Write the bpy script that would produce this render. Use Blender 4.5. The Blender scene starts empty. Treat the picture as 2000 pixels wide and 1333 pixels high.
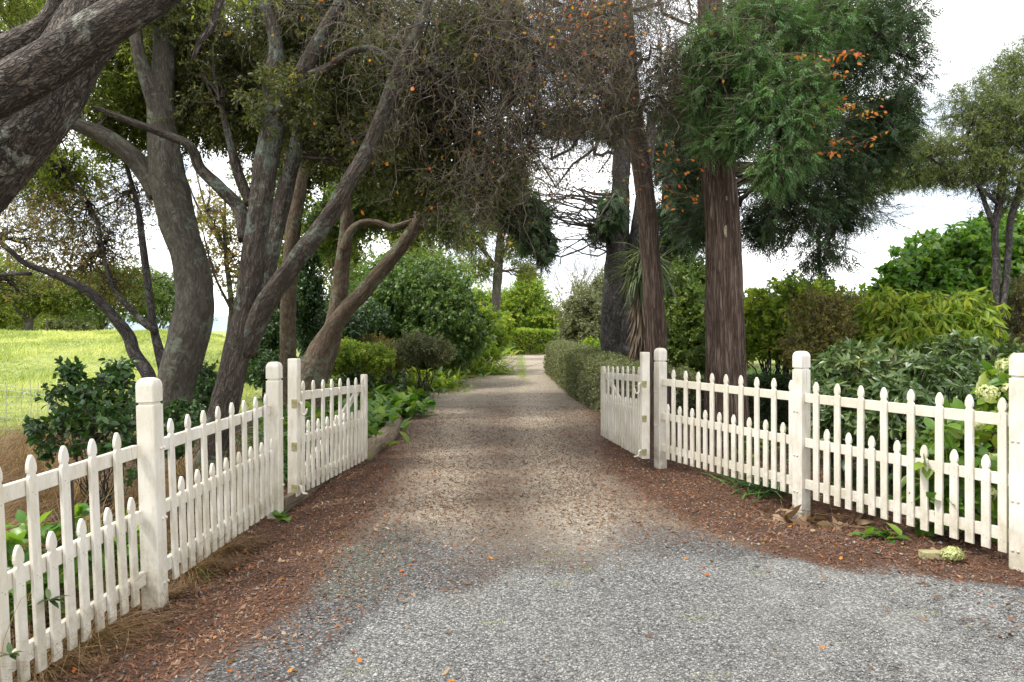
import bpy, math
import numpy as np
from mathutils import Vector, noise as mnoise

sc = bpy.context.scene
COL = sc.collection
R = math.radians
F = 1400.0; CX = 1000.0; HY = 645.0; CZ = 1.6      # focal (px of a 2000 px wide frame), centre, horizon row, eye height

# ---------------------------------------------------------------- camera
cam = bpy.data.cameras.new("camera"); camo = bpy.data.objects.new("camera", cam); COL.objects.link(camo)
camo.location = (0, 0, CZ); camo.rotation_euler = (R(90), 0, 0)
cam.sensor_width = 36; cam.lens = 36 * F / 2000; cam.shift_y = -(666.5 - HY) / 2000
cam.clip_start = .05; cam.clip_end = 3000
sc.camera = camo

# ---------------------------------------------------------------- world, sun, exposure
SUN_EL, SUN_AZ = 56, -112          # azimuth: degrees from +Y towards +X (negative = left)
w = bpy.data.worlds.new("World"); sc.world = w; w.use_nodes = True
nt = w.node_tree; nt.nodes.clear()
out = nt.nodes.new("ShaderNodeOutputWorld"); bg = nt.nodes.new("ShaderNodeBackground")
sky = nt.nodes.new("ShaderNodeTexSky"); sky.sky_type = 'NISHITA'; sky.sun_disc = False
sky.sun_elevation = R(SUN_EL); sky.sun_rotation = R(SUN_AZ); sky.air_density = 1; sky.dust_density = 2
tc = nt.nodes.new("ShaderNodeTexCoord"); mp = nt.nodes.new("ShaderNodeMapping")
mp.inputs['Scale'].default_value = (1.2, 1.2, 3.5)
nz = nt.nodes.new("ShaderNodeTexNoise"); nz.inputs['Scale'].default_value = 2.2; nz.inputs['Detail'].default_value = 5
cr = nt.nodes.new("ShaderNodeValToRGB"); cr.color_ramp.elements[0].position = .36; cr.color_ramp.elements[1].position = .60
cr.color_ramp.elements[0].color = (.05,)*3 + (1,); cr.color_ramp.elements[1].color = (1, 1, 1, 1)
mx = nt.nodes.new("ShaderNodeMix"); mx.data_type = 'RGBA'
mx.inputs['B'].default_value = (23.0, 22.9, 22.8, 1)          # bright high cloud
nt.links.new(tc.outputs['Generated'], mp.inputs[0]); nt.links.new(mp.outputs[0], nz.inputs['Vector'])
nt.links.new(nz.outputs[0], cr.inputs[0]); nt.links.new(cr.outputs[0], mx.inputs['Factor'])
ad = nt.nodes.new("ShaderNodeMix"); ad.data_type = 'RGBA'; ad.blend_type = 'ADD'; ad.inputs['Factor'].default_value = 1; ad.inputs['B'].default_value = (6.6, 6.8, 7.2, 1)
nt.links.new(sky.outputs[0], ad.inputs['A']); nt.links.new(ad.outputs['Result'], mx.inputs['A']); nt.links.new(mx.outputs['Result'], bg.inputs[0])
bg.inputs[1].default_value = .10; nt.links.new(bg.outputs[0], out.inputs[0])
sun = bpy.data.lights.new("sun", 'SUN'); suno = bpy.data.objects.new("sun", sun); COL.objects.link(suno)
sun.energy = 3.4; sun.angle = R(9); sun.color = (1, .965, .91)
sd = Vector((math.sin(R(SUN_AZ)) * math.cos(R(SUN_EL)), math.cos(R(SUN_AZ)) * math.cos(R(SUN_EL)), math.sin(R(SUN_EL))))
suno.rotation_euler = sd.to_track_quat('Z', 'Y').to_euler(); suno.location = sd * 50
sc.view_settings.view_transform = 'Standard'; sc.view_settings.look = 'None'
sc.view_settings.exposure = 0.34; sc.view_settings.gamma = 1
cy = sc.cycles
cy.max_bounces = 7; cy.diffuse_bounces = 4; cy.transmission_bounces = 4; cy.glossy_bounces = 2
cy.use_adaptive_sampling = True; cy.adaptive_threshold = .02; cy.sample_clamp_indirect = 6

# ---------------------------------------------------------------- helpers
def W(px, py, D):
    return np.array(((px - CX) * D / F, D, CZ - (py - HY) * D / F))

def tag(o, label=None, cat=None, group=None, kind=None):
    if label: o['label'] = label
    if cat: o['category'] = cat
    if group: o['group'] = group
    if kind: o['kind'] = kind
    return o

def empty(name, loc, label, cat, group=None):
    o = bpy.data.objects.new(name, None); COL.objects.link(o); o.location = loc; o.empty_display_size = .1
    return tag(o, label, cat, group)

def build(name, verts, facelists, mats, parent=None, attrs=None, matidx=None, smooth=False):
    """verts world coords (N,3); facelists: list of int arrays (M,k)."""
    verts = np.asarray(verts, dtype=np.float32)
    if parent is not None: 
        loc = np.array(parent.matrix_world.translation if parent.parent is None else (0, 0, 0), dtype=np.float32)
        loc = np.array(parent.location, dtype=np.float32)
        p = parent.parent
        while p is not None: loc = loc + np.array(p.location, dtype=np.float32); p = p.parent
        verts = verts - loc
    me = bpy.data.meshes.new(name)
    facelists = [np.asarray(f, dtype=np.int32) for f in facelists if len(f)]
    me.vertices.add(len(verts)); me.vertices.foreach_set('co', verts.ravel())
    nl = sum(f.size for f in facelists); nf = sum(len(f) for f in facelists)
    me.loops.add(nl); me.polygons.add(nf)
    me.loops.foreach_set('vertex_index', np.concatenate([f.ravel() for f in facelists]))
    tot = np.concatenate([np.full(len(f), f.shape[1], dtype=np.int32) for f in facelists])
    st = np.concatenate(([0], np.cumsum(tot)[:-1])).astype(np.int32)
    me.polygons.foreach_set('loop_start', st); me.polygons.foreach_set('loop_total', tot)
    if matidx is not None: me.polygons.foreach_set('material_index', np.asarray(matidx, dtype=np.int32))
    if smooth: me.polygons.foreach_set('use_smooth', np.ones(nf, dtype=bool))
    me.update(calc_edges=True)
    for k, (dom, typ, arr) in (attrs or {}).items():
        a = me.attributes.new(k, typ, dom)
        a.data.foreach_set('vector' if typ == 'FLOAT_VECTOR' else 'value', np.asarray(arr, dtype=np.float32).ravel())
    for m in (mats if isinstance(mats, (list, tuple)) else [mats]): me.materials.append(m)
    o = bpy.data.objects.new(name, me); COL.objects.link(o)
    if parent is not None: o.parent = parent
    return o

class Acc:
    """accumulates vertex / face arrays plus per-face attributes into one mesh"""
    def __init__(s): s.v = []; s.f = {}; s.n = 0
    def add(s, v, faces, rnd=None, mi=0, bark=None):
        v = np.asarray(v, dtype=np.float32).reshape(-1, 3)
        faces = np.asarray(faces, dtype=np.int64)
        k = faces.shape[1]
        r = np.full(len(faces), .5) if rnd is None else np.asarray(rnd)
        s.f.setdefault(k, []).append((faces + s.n, r, np.full(len(faces), mi)))
        s.v.append((v, np.zeros_like(v) if bark is None else np.asarray(bark, dtype=np.float32))); s.n += len(v)
    def more(s, faces, base, rnd=None, mi=0):
        faces = np.asarray(faces, dtype=np.int64); r = np.full(len(faces), .5) if rnd is None else np.asarray(rnd)
        s.f.setdefault(faces.shape[1], []).append((faces + base, r, np.full(len(faces), mi)))
    def out(s, name, mats, parent=None, smooth=False):
        v = np.concatenate([a for a, b in s.v]); bk = np.concatenate([b for a, b in s.v])
        fl, rr, mi = [], [], []
        for k, L in s.f.items():
            fl.append(np.concatenate([a for a, b, c in L])); rr += [b for a, b, c in L]; mi += [c for a, b, c in L]
        return build(name, v, fl, mats, parent, {'rnd': ('FACE', 'FLOAT', np.concatenate(rr)),
                     'barkco': ('POINT', 'FLOAT_VECTOR', bk)}, np.concatenate(mi), smooth)

def nrm(a): return a / np.maximum(np.linalg.norm(a, axis=-1, keepdims=True), 1e-9)

def ground_h(x, y):
    x = np.asarray(x, dtype=float); y = np.asarray(y, dtype=float)
    h = np.zeros(np.broadcast(x, y).shape)
    h = h - .145 * np.exp(-((x + 2.45) ** 2 / .5 + (y - 4.3) ** 2 / 3.0)) - .06 * np.exp(-((x + 2.2) ** 2 / .4 + (y - 6.6) ** 2 / .8))
    h = h - .18 * np.exp(-((x - 2.7) ** 2 / .25 + (y - 6.5) ** 2 / .35)) - .05 * np.exp(-((x - 1.8) ** 2 / .2 + (y - 8.5) ** 2 / .3))
    # garden beds and paddock rise away from the drive
    def sm(t): t = np.clip(t, 0, 1); return t * t * (3 - 2 * t)
    h = h + .25 * sm((-x - 3.2) / 4) * sm((y - 5) / 8)
    h = h + (.45 * sm((-x - 3.5) / 6) + .78 * sm((-x - 9) / 9)) * sm((y - 14) / 17) * (1 - .55 * sm((y - 33) / 30))
    h = h + .16 * np.sin(x * .45 + .7) * np.sin(y * .27) * sm((-x - 6) / 5) * sm((y - 14) / 10)
    h = h - 2.6 * sm((-x - 7) / 6) * sm((y - 36) / 26) * sm((400 - y) / 200)
    h = h + .15 * sm((x - 3.8) / 4) * sm((y - 7) / 5)
    return h
def gz(x, y): return float(ground_h(x, y))

# ---------------------------------------------------------------- materials
def newmat(name):
    m = bpy.data.materials.new(name); m.use_nodes = True; n = m.node_tree; n.nodes.clear()
    o = n.nodes.new("ShaderNodeOutputMaterial"); return m, n, o
def N(n, t, **kw):
    x = n.nodes.new(t)
    for k, v in kw.items(): setattr(x, k, v)
    return x
def ramp(n, fac, stops):
    r = n.nodes.new("ShaderNodeValToRGB"); e = r.color_ramp.elements
    while len(e) > 1: e.remove(e[-1])
    e[0].position = stops[0][0]; e[0].color = tuple(stops[0][1]) + (1,)
    for p, c in stops[1:]:
        q = e.new(p); q.color = tuple(c) + (1,)
    n.links.new(fac, r.inputs[0]); return r.outputs[0]
def noise_tex(n, vec, scale, detail=4, rough=.55, dist=0):
    t = n.nodes.new("ShaderNodeTexNoise"); t.inputs['Scale'].default_value = scale; t.inputs['Detail'].default_value = detail
    t.inputs['Roughness'].default_value = rough; t.inputs['Distortion'].default_value = dist
    if vec is not None: n.links.new(vec, t.inputs['Vector'])
    return t.outputs['Fac']
def mapping(n, vec, sc_):
    m = n.nodes.new("ShaderNodeMapping"); m.inputs['Scale'].default_value = sc_; n.links.new(vec, m.inputs[0]); return m.outputs[0]
def mixc(n, fac, a, b, bt='MIX'):
    m = n.nodes.new("ShaderNodeMix"); m.data_type = 'RGBA'; m.blend_type = bt
    for s, v in (('Factor', fac), ('A', a), ('B', b)):
        if hasattr(v, 'is_linked') or isinstance(v, bpy.types.NodeSocket): n.links.new(v, m.inputs[s])
        elif s == 'Factor': m.inputs[0].default_value = v
        else: m.inputs[s].default_value = tuple(v) + (1,)
    return m.outputs['Result']
def maths(n, op, a, b=None, clamp=False):
    m = n.nodes.new("ShaderNodeMath"); m.operation = op; m.use_clamp = clamp
    for i, v in enumerate((a, b)):
        if v is None: continue
        if isinstance(v, bpy.types.NodeSocket): n.links.new(v, m.inputs[i])
        else: m.inputs[i].default_value = v
    return m.outputs[0]
def attr(n, name):
    a = n.nodes.new("ShaderNodeAttribute"); a.attribute_name = name; return a
def bump(n, h, strength, dist):
    b = n.nodes.new("ShaderNodeBump"); b.inputs['Strength'].default_value = strength; b.inputs['Distance'].default_value = dist
    n.links.new(h, b.inputs['Height']); return b.outputs[0]

def leaf_mat(name, stops, trans=.35, rough=.5, spec=.4, patch=None):
    m, n, o = newmat(name)
    a = attr(n, 'rnd'); g = N(n, "ShaderNodeNewGeometry")
    nz = noise_tex(n, g.outputs['Position'], 1.7, 3)
    f = maths(n, 'ADD', maths(n, 'MULTIPLY', a.outputs['Fac'], .75), maths(n, 'MULTIPLY', maths(n, 'SUBTRACT', nz, .37), .9), True)
    c = ramp(n, f, stops)
    p = N(n, "ShaderNodeBsdfPrincipled"); p.inputs['Roughness'].default_value = rough; p.inputs['Specular IOR Level'].default_value = spec
    t = N(n, "ShaderNodeBsdfTranslucent"); ms = N(n, "ShaderNodeMixShader"); ms.inputs[0].default_value = trans
    tcn = mixc(n, .6, c, (1.6, 1.7, .55), 'MULTIPLY')
    n.links.new(c, p.inputs['Base Color']); n.links.new(tcn, t.inputs[0])
    n.links.new(p.outputs[0], ms.inputs[1]); n.links.new(t.outputs[0], ms.inputs[2]); n.links.new(ms.outputs[0], o.inputs[0])
    return m

def bark_mat(name, base, stretch=(1, 1, .3), scale=14, contrast=.5, bumpd=.02, lichen=None, lich_amt=.6, lscale=3.0, crack=.5):
    """base: dark, mid, light colours"""
    m, n, o = newmat(name)
    v = attr(n, 'barkco').outputs['Vector']; vs = mapping(n, v, stretch)
    n1 = noise_tex(n, vs, scale, 6, .65, .6); n2 = noise_tex(n, v, 2.3, 3)
    rn = noise_tex(n, vs, scale * .8, 3, .6, .9); rn2 = noise_tex(n, vs, scale * 1.7, 2, .5, .5)
    e1 = maths(n, 'MULTIPLY', maths(n, 'ABSOLUTE', maths(n, 'SUBTRACT', rn, .5)), 13, True); e2 = maths(n, 'MULTIPLY', maths(n, 'ABSOLUTE', maths(n, 'SUBTRACT', rn2, .5)), 11, True)
    edge = maths(n, 'MULTIPLY', e1, maths(n, 'ADD', maths(n, 'MULTIPLY', e2, .6), .4))
    h = maths(n, 'ADD', n1, maths(n, 'MULTIPLY', edge, crack))
    f = maths(n, 'MULTIPLY', h, 1 / (1 + crack))
    c = ramp(n, f, [(.28, base[0]), (.5, base[1]), (.72, base[2])])
    c = mixc(n, maths(n, 'MULTIPLY', n2, .6), c, base[1])
    if lichen is not None:
        ln = noise_tex(n, v, lscale, 6, .7, .3); lf = ramp(n, ln, [(.62 - .12 * lich_amt, (0,) * 3), (.66 - .1 * lich_amt, (1,) * 3)])
        ln2 = noise_tex(n, v, lscale * 9, 3); lf2 = maths(n, 'MULTIPLY', lf, ramp(n, ln2, [(.35, (.15,) * 3), (.55, (.95,) * 3)]))
        c = mixc(n, lf2, c, lichen)
    p = N(n, "ShaderNodeBsdfPrincipled"); p.inputs['Roughness'].default_value = .85; p.inputs['Specular IOR Level'].default_value = .25
    n.links.new(c, p.inputs['Base Color']); n.links.new(bump(n, h, .9, bumpd), p.inputs['Normal']); n.links.new(p.outputs[0], o.inputs[0])
    return m

def simple_mat(name, c1, c2, scale=20, rough=.6, bumps=.2, stretch=(1, 1, 1), spec=.4, metal=0):
    m, n, o = newmat(name); t = N(n, "ShaderNodeTexCoord"); v = mapping(n, t.outputs['Object'], stretch)
    f = noise_tex(n, v, scale, 5, .6); c = ramp(n, f, [(.35, c1), (.65, c2)])
    p = N(n, "ShaderNodeBsdfPrincipled"); p.inputs['Roughness'].default_value = rough; p.inputs['Specular IOR Level'].default_value = spec
    p.inputs['Metallic'].default_value = metal
    n.links.new(c, p.inputs['Base Color']); n.links.new(bump(n, f, bumps, .01), p.inputs['Normal']); n.links.new(p.outputs[0], o.inputs[0])
    return m

def paint_mat():
    m, n, o = newmat("weathered_white_paint"); g = N(n, "ShaderNodeNewGeometry"); t = N(n, "ShaderNodeTexCoord")
    pos = g.outputs['Position']
    a = noise_tex(n, mapping(n, pos, (1, 1, .25)), 22, 6, .7); b = noise_tex(n, pos, 3.1, 4, .6)
    c = ramp(n, b, [(.3, (.55, .505, .42)), (.62, (.68, .65, .585))])
    oi = N(n, "ShaderNodeObjectInfo"); c = mixc(n, ramp(n, oi.outputs['Random'], [(0, (0,) * 3), (.8, (.30,) * 3), (.93, (.42,) * 3), (1, (.5,) * 3)]), c, (.56, .53, .40))
    dirt = ramp(n, a, [(.47, (0,) * 3), (.70, (.55,) * 3)])
    c = mixc(n, dirt, c, (.42, .36, .24))
    # green mildew in blotches, more near the ground (splash) and on upward faces
    sx = N(n, "ShaderNodeSeparateXYZ"); n.links.new(pos, sx.inputs[0])
    low = N(n, "ShaderNodeMapRange"); low.inputs[1].default_value = .45; low.inputs[2].default_value = -.1; n.links.new(sx.outputs[2], low.inputs[0])
    md = maths(n, 'MULTIPLY', low.outputs[0], ramp(n, noise_tex(n, pos, 9, 4, .7), [(.38, (.05,) * 3), (.62, (.8,) * 3)]))
    c = mixc(n, md, c, (.27, .235, .15))
    sp = ramp(n, noise_tex(n, pos, 95, 2), [(.70, (0,) * 3), (.75, (.7,) * 3)])
    c = mixc(n, sp, c, (.25, .2, .14))
    # hairline cracks along the grain
    ck = noise_tex(n, mapping(n, pos, (1, 1, .05)), 60, 2, .5); ckf = ramp(n, ck, [(.27, (.6,) * 3), (.30, (0,) * 3)])
    c = mixc(n, ckf, c, (.3, .26, .2))
    p = N(n, "ShaderNodeBsdfPrincipled"); p.inputs['Roughness'].default_value = .5; p.inputs['Specular IOR Level'].default_value = .35
    n.links.new(c, p.inputs['Base Color']); n.links.new(bump(n, maths(n, 'ADD', a, maths(n, 'MULTIPLY', ckf, -.6)), .35, .003), p.inputs['Normal'])
    n.links.new(p.outputs[0], o.inputs[0]); return m

def ground_mat():
    """one ground material for the terrain and the drive: where what lies is stored per vertex"""
    m, n, o = newmat("ground_cover"); g = N(n, "ShaderNodeNewGeometry"); P = g.outputs['Position']
    wob = noise_tex(n, P, 2.6, 6, .7); wobf = maths(n, 'SUBTRACT', wob, .5)
    fine = noise_tex(n, P, 38, 4, .75); finef = maths(n, 'SUBTRACT', fine, .5)
    def mask(name, k=1.6, soft=.22):
        a = attr(n, name).outputs['Fac']
        s = maths(n, 'ADD', maths(n, 'ADD', a, maths(n, 'MULTIPLY', wobf, k * .5)), maths(n, 'MULTIPLY', finef, k * .8))
        return ramp(n, s, [(.5 - soft, (0,) * 3), (.5 + soft, (1,) * 3)])
    def stones(scale, stops, rnd=1):
        v = N(n, "ShaderNodeTexVoronoi"); v.inputs['Scale'].default_value = scale; v.inputs['Randomness'].default_value = rnd
        n.links.new(P, v.inputs['Vector']); s = N(n, "ShaderNodeSeparateColor"); n.links.new(v.outputs['Color'], s.inputs[0])
        return ramp(n, s.outputs[0], stops), v.outputs['Distance'], s.outputs[1]
    # pale chip-seal apron
    ca, da, _ = stones(75, [(0, (.07, .072, .07)), (.25, (.17, .172, .165)), (.6, (.30, .30, .285)), (.85, (.40, .395, .375)), (1, (.52, .51, .48))])
    ca = mixc(n, ramp(n, da, [(.25, (0,) * 3), (.65, (.75,) * 3)]), ca, (.07, .068, .06))
    big = noise_tex(n, P, .8, 5, .6); ca = mixc(n, ramp(n, big, [(.4, (0,) * 3), (.7, (.35,) * 3)]), ca, (.20, .19, .165))
    # darker seal with fines
    cd, dd, _ = stones(90, [(0, (.027, .027, .027)), (.5, (.088, .087, .085)), (.8, (.16, .158, .152)), (.97, (.30, .30, .285)), (1, (.45, .44, .41))])
    cd = mixc(n, ramp(n, fine, [(.35, (0,) * 3), (.7, (.6,) * 3)]), cd, (.062, .056, .05))
    # tan compacted gravel
    ct, dt, _ = stones(60, [(0, (.15, .125, .09)), (.4, (.31, .265, .195)), (.75, (.45, .395, .305)), (.95, (.55, .50, .41)), (1, (.7, .66, .58))])
    ct = mixc(n, ramp(n, noise_tex(n, P, 16, 5, .7), [(.35, (0,) * 3), (.68, (.75,) * 3)]), ct, (.22, .165, .11))
    ct = mixc(n, ramp(n, noise_tex(n, P, 1.3, 4), [(.45, (0,) * 3), (.7, (.5,) * 3)]), ct, (.42, .36, .27))
    ct = mixc(n, mask('m_wear_sun', .9, .4), mixc(n, ramp(n, fine, [(.35, (.45,) * 3), (.6, (.9,) * 3)]), ct, (.20, .16, .118)), ct)
    # red-brown litter
    nl = noise_tex(n, P, 55, 5, .8, 1.2); nl2 = noise_tex(n, P, 9, 4, .7)
    cl = ramp(n, nl, [(.3, (.025, .015, .010)), (.48, (.080, .040, .024)), (.62, (.145, .075, .043)), (.78, (.27, .165, .10))])
    cl = mixc(n, ramp(n, nl2, [(.4, (0,) * 3), (.7, (.55,) * 3)]), cl, (.06, .038, .025))
    # grass soil, moss
    ng = noise_tex(n, P, 30, 5, .7); cg = ramp(n, noise_tex(n, P, 1.1, 6, .7), [(.3, (.15, .20, .05)), (.55, (.31, .36, .10)), (.75, (.50, .47, .21))])
    cg = mixc(n, ramp(n, ng, [(.3, (.5,) * 3), (.6, (0,) * 3)]), cg, (.10, .14, .03))
    cs = ramp(n, noise_tex(n, P, 24, 5, .75), [(.3, (.03, .02, .012)), (.55, (.075, .05, .03)), (.75, (.13, .10, .06))])
    c = cs
    c = mixc(n, mask('m_grass', .8), c, cg)
    c = mixc(n, mask('m_litter', .9), c, cl)
    c = mixc(n, mask('m_tan', 1.3), c, ct)
    c = mixc(n, mask('m_dark', 1.2), c, cd)
    c = mixc(n, mask('m_apron', 2.3, .15), c, ca)
    moss = maths(n, 'MULTIPLY', mask('m_moss', 1.2), ramp(n, noise_tex(n, P, 30, 4, .8), [(.42, (0,) * 3), (.62, (.8,) * 3)]))
    c = mixc(n, moss, c, (.10, .12, .025))
    # litter flecks strewn over the gravel
    vf = N(n, "ShaderNodeTexVoronoi"); vf.inputs['Scale'].default_value = 26; n.links.new(P, vf.inputs['Vector'])
    s2 = N(n, "ShaderNodeSeparateColor"); n.links.new(vf.outputs['Color'], s2.inputs[0])
    fl = maths(n, 'MULTIPLY', maths(n, 'LESS_THAN', vf.outputs['Distance'], .28), maths(n, 'GREATER_THAN', s2.outputs[1], .90))
    fl = maths(n, 'MULTIPLY', fl, maths(n, 'SUBTRACT', 1, mask('m_apron', .5)), True)
    c = mixc(n, fl, c, ramp(n, s2.outputs[2], [(0, (.10, .04, .02)), (.7, (.22, .10, .045)), (1, (.45, .36, .26))]))
    h = maths(n, 'ADD', maths(n, 'MULTIPLY', da, -1.2), maths(n, 'MULTIPLY', nl, .9))
    p = N(n, "ShaderNodeBsdfPrincipled"); p.inputs['Roughness'].default_value = .88; p.inputs['Specular IOR Level'].default_value = .25
    n.links.new(c, p.inputs['Base Color']); n.links.new(bump(n, h, .8, .012), p.inputs['Normal']); n.links.new(p.outputs[0], o.inputs[0])
    return m

M = {}
M['paint'] = paint_mat(); M['ground'] = ground_mat()
M['oak_bark'] = bark_mat("fissured_bark", ((.018, .014, .012), (.085, .068, .055), (.18, .15, .125)), (1, 1, .30), 24, .5, .035, (.33, .35, .29), .42, 2.6, 1.0)
M['grey_bark'] = bark_mat("smooth_grey_bark", ((.035, .030, .024), (.080, .070, .055), (.145, .132, .108)), (1, 1, .30), 20, .4, .022, (.15, .17, .125), .62, 3.2, .4)
M['brown_bark'] = bark_mat("brown_bark_with_lichen", ((.017, .013, .010), (.060, .047, .037), (.120, .100, .079)), (1, 1, .22), 22, .5, .03, (.13, .155, .125), .85, 2.6, .6)
M['red_bark'] = bark_mat("stringy_red_bark", ((.026, .017, .013), (.125, .083, .062), (.26, .20, .16)), (1, 1, .05), 30, .5, .05, None, 0, 3, .7)
M['dark_bark'] = bark_mat("dark_rough_bark", ((.018, .016, .015), (.06, .052, .048), (.12, .11, .10)), (1, 1, .4), 16, .5, .022, (.16, .17, .15), .35, 3, .7)
M['tan_bark'] = bark_mat("tan_bark", ((.035, .023, .015), (.10, .072, .048), (.18, .135, .095)), (1, 1, .25), 18, .5, .02, (.15, .17, .12), .6, 3, .45)
M['twig'] = simple_mat("grey_twig_bark", (.062, .048, .034), (.19, .155, .118), 12, .8, .1)
M['dark_twig'] = simple_mat("dark_twig_bark", (.035, .027, .021), (.085, .068, .052), 12, .85, .1)
M['brown_twig'] = simple_mat("brown_twig_bark", (.06, .045, .032), (.14, .105, .078), 12, .85, .1)
LM = leaf_mat
M['l_olive'] = LM("olive_dark_leaves", [(0, (.022, .034, .009)), (.35, (.055, .075, .018)), (.65, (.115, .125, .028)), (.92, (.20, .18, .035)), (1, (.32, .17, .03))], .45, .5)  # yellow stops put sunlit leaves into the ramp colour
M['l_ygreen'] = LM("sunlit_green_leaves", [(0, (.06, .095, .015)), (.5, (.17, .22, .032)), (1, (.33, .33, .07))], .55, .5)
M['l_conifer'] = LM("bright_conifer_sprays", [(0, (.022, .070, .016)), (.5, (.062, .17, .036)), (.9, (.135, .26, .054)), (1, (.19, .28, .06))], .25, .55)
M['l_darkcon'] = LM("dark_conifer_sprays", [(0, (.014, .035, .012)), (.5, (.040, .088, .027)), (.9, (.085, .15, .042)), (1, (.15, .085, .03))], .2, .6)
M['l_autumn'] = LM("orange_autumn_leaves", [(0, (.36, .06, .02)), (.35, (.50, .13, .02)), (.75, (.56, .25, .03)), (1, (.36, .28, .05))], .4, .5)
M['l_camellia'] = LM("glossy_dark_leaves", [(0, (.014, .038, .012)), (.5, (.036, .088, .020)), (.9, (.085, .16, .030)), (1, (.17, .22, .035))], .25, .33, .5)
M['l_shrub'] = LM("rounded_shrub_leaves", [(0, (.026, .058, .014)), (.45, (.07, .135, .026)), (.85, (.16, .24, .044)), (1, (.28, .33, .055))], .35, .42, .4)
M['l_mid'] = LM("mid_green_leaves", [(0, (.034, .068, .016)), (.45, (.10, .17, .030)), (1, (.26, .31, .06))], .45, .42)
M['l_lime'] = LM("lime_leaves", [(0, (.06, .12, .015)), (.5, (.19, .29, .028)), (1, (.46, .47, .06))], .5, .45)
M['l_bright'] = LM("bright_broad_leaves", [(0, (.030, .08, .014)), (.45, (.085, .20, .025)), (1, (.28, .40, .06))], .42, .35)
M['l_rhodo'] = LM("grey_green_leathery_leaves", [(0, (.028, .055, .020)), (.45, (.075, .13, .040)), (.85, (.16, .21, .075)), (1, (.27, .27, .08))], .3, .33, .55)
M['l_feather'] = LM("feathery_grey_green_leaves", [(0, (.06, .09, .03)), (.5, (.14, .19, .055)), (1, (.28, .31, .09))], .45, .55)
M['l_hedge'] = LM("small_grey_green_hedge_leaves", [(0, (.06, .075, .035)), (.5, (.15, .17, .075)), (.9, (.27, .27, .13)), (1, (.36, .32, .17))], .35, .5)
M['l_box'] = LM("box_hedge_leaves", [(0, (.014, .035, .011)), (.5, (.035, .075, .02)), (1, (.08, .13, .03))], .28, .45)
M['l_hydr'] = LM("yellowing_hydrangea_leaves", [(0, (.055, .13, .02)), (.5, (.13, .24, .035)), (.85, (.28, .33, .045)), (1, (.50, .40, .05))], .42, .4)
M['l_rust'] = LM("rusty_small_leaves", [(0, (.07, .075, .018)), (.45, (.17, .165, .035)), (.8, (.26, .20, .042)), (1, (.30, .15, .04))], .35, .5)
M['l_fallow'] = LM("fallow_olive_rust_leaves", [(0, (.09, .09, .025)), (.45, (.20, .19, .045)), (.75, (.28, .17, .055)), (1, (.34, .13, .05))], .55, .55)
M['l_strap'] = LM("strappy_green_leaves", [(0, (.03, .085, .02)), (.5, (.06, .16, .03)), (1, (.14, .25, .05))], .3, .35)
M['l_spiky'] = LM("cabbage_tree_leaves", [(0, (.045, .07, .03)), (.5, (.09, .13, .05)), (1, (.18, .20, .08))], .25, .4)
M['l_dead'] = LM("dry_tan_leaves", [(0, (.10, .055, .03)), (.5, (.23, .145, .085)), (1, (.40, .29, .18))], .25, .7)
M['grass_dry'] = LM("dry_tussock_blades", [(0, (.13, .075, .035)), (.5, (.27, .17, .085)), (.85, (.40, .29, .16)), (1, (.16, .20, .06))], .3, .7)
M['grass'] = LM("pasture_blades", [(0, (.16, .20, .045)), (.5, (.36, .42, .12)), (1, (.66, .62, .30))], .5, .6)
M['petal'] = LM("cream_green_petals", [(0, (.26, .30, .11)), (.5, (.46, .49, .22)), (1, (.66, .64, .40))], .35, .5)
M['litter'] = LM("leaf_litter_bits", [(0, (.045, .022, .013)), (.45, (.125, .058, .032)), (.8, (.22, .105, .055)), (.95, (.36, .25, .15)), (1, (.5, .42, .3))], .1, .8)
M['stone'] = LM("loose_stone", [(0, (.05, .05, .05)), (.5, (.185, .182, .172)), (.9, (.32, .315, .295)), (1, (.46, .445, .415))], 0, .8)
M['steel'] = simple_mat("galvanised_metal", (.35, .34, .32), (.55, .54, .50), 30, .45, .1, metal=.6)
M['nail'] = simple_mat('nail_head', (.16, .15, .14), (.30, .28, .25), 200, .6, 0)
M['knot'] = simple_mat('healed_knot', (.20, .20, .12), (.34, .33, .22), 40, .8, .3)
M['black'] = simple_mat("black_metal", (.012, .012, .013), (.03, .028, .027), 30, .5, .1)
M['rust'] = simple_mat("rusty_steel", (.02, .013, .010), (.06, .035, .025), 30, .7, .3)
M['log'] = bark_mat("weathered_log", ((.07, .05, .032), (.18, .135, .09), (.30, .24, .165)), (1, 1, .08), 22, .5, .015, (.16, .17, .06), .5, 3, .3)
M['hedge_in'] = simple_mat("hedge_inner_twigs", (.018, .018, .009), (.05, .045, .022), 30, .9, .6)
M['roof'] = simple_mat("grey_roof", (.20, .20, .21), (.30, .30, .31), 8, .5, .1)
M['wall'] = simple_mat("pale_wall", (.55, .53, .48), (.66, .64, .58), 4, .8, .1)
M['hills'] = simple_mat("hazy_blue_hills", (.20, .27, .33), (.30, .38, .42), .02, 1, 0)  # bluish haze of the distance is put into the hill colour

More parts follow.
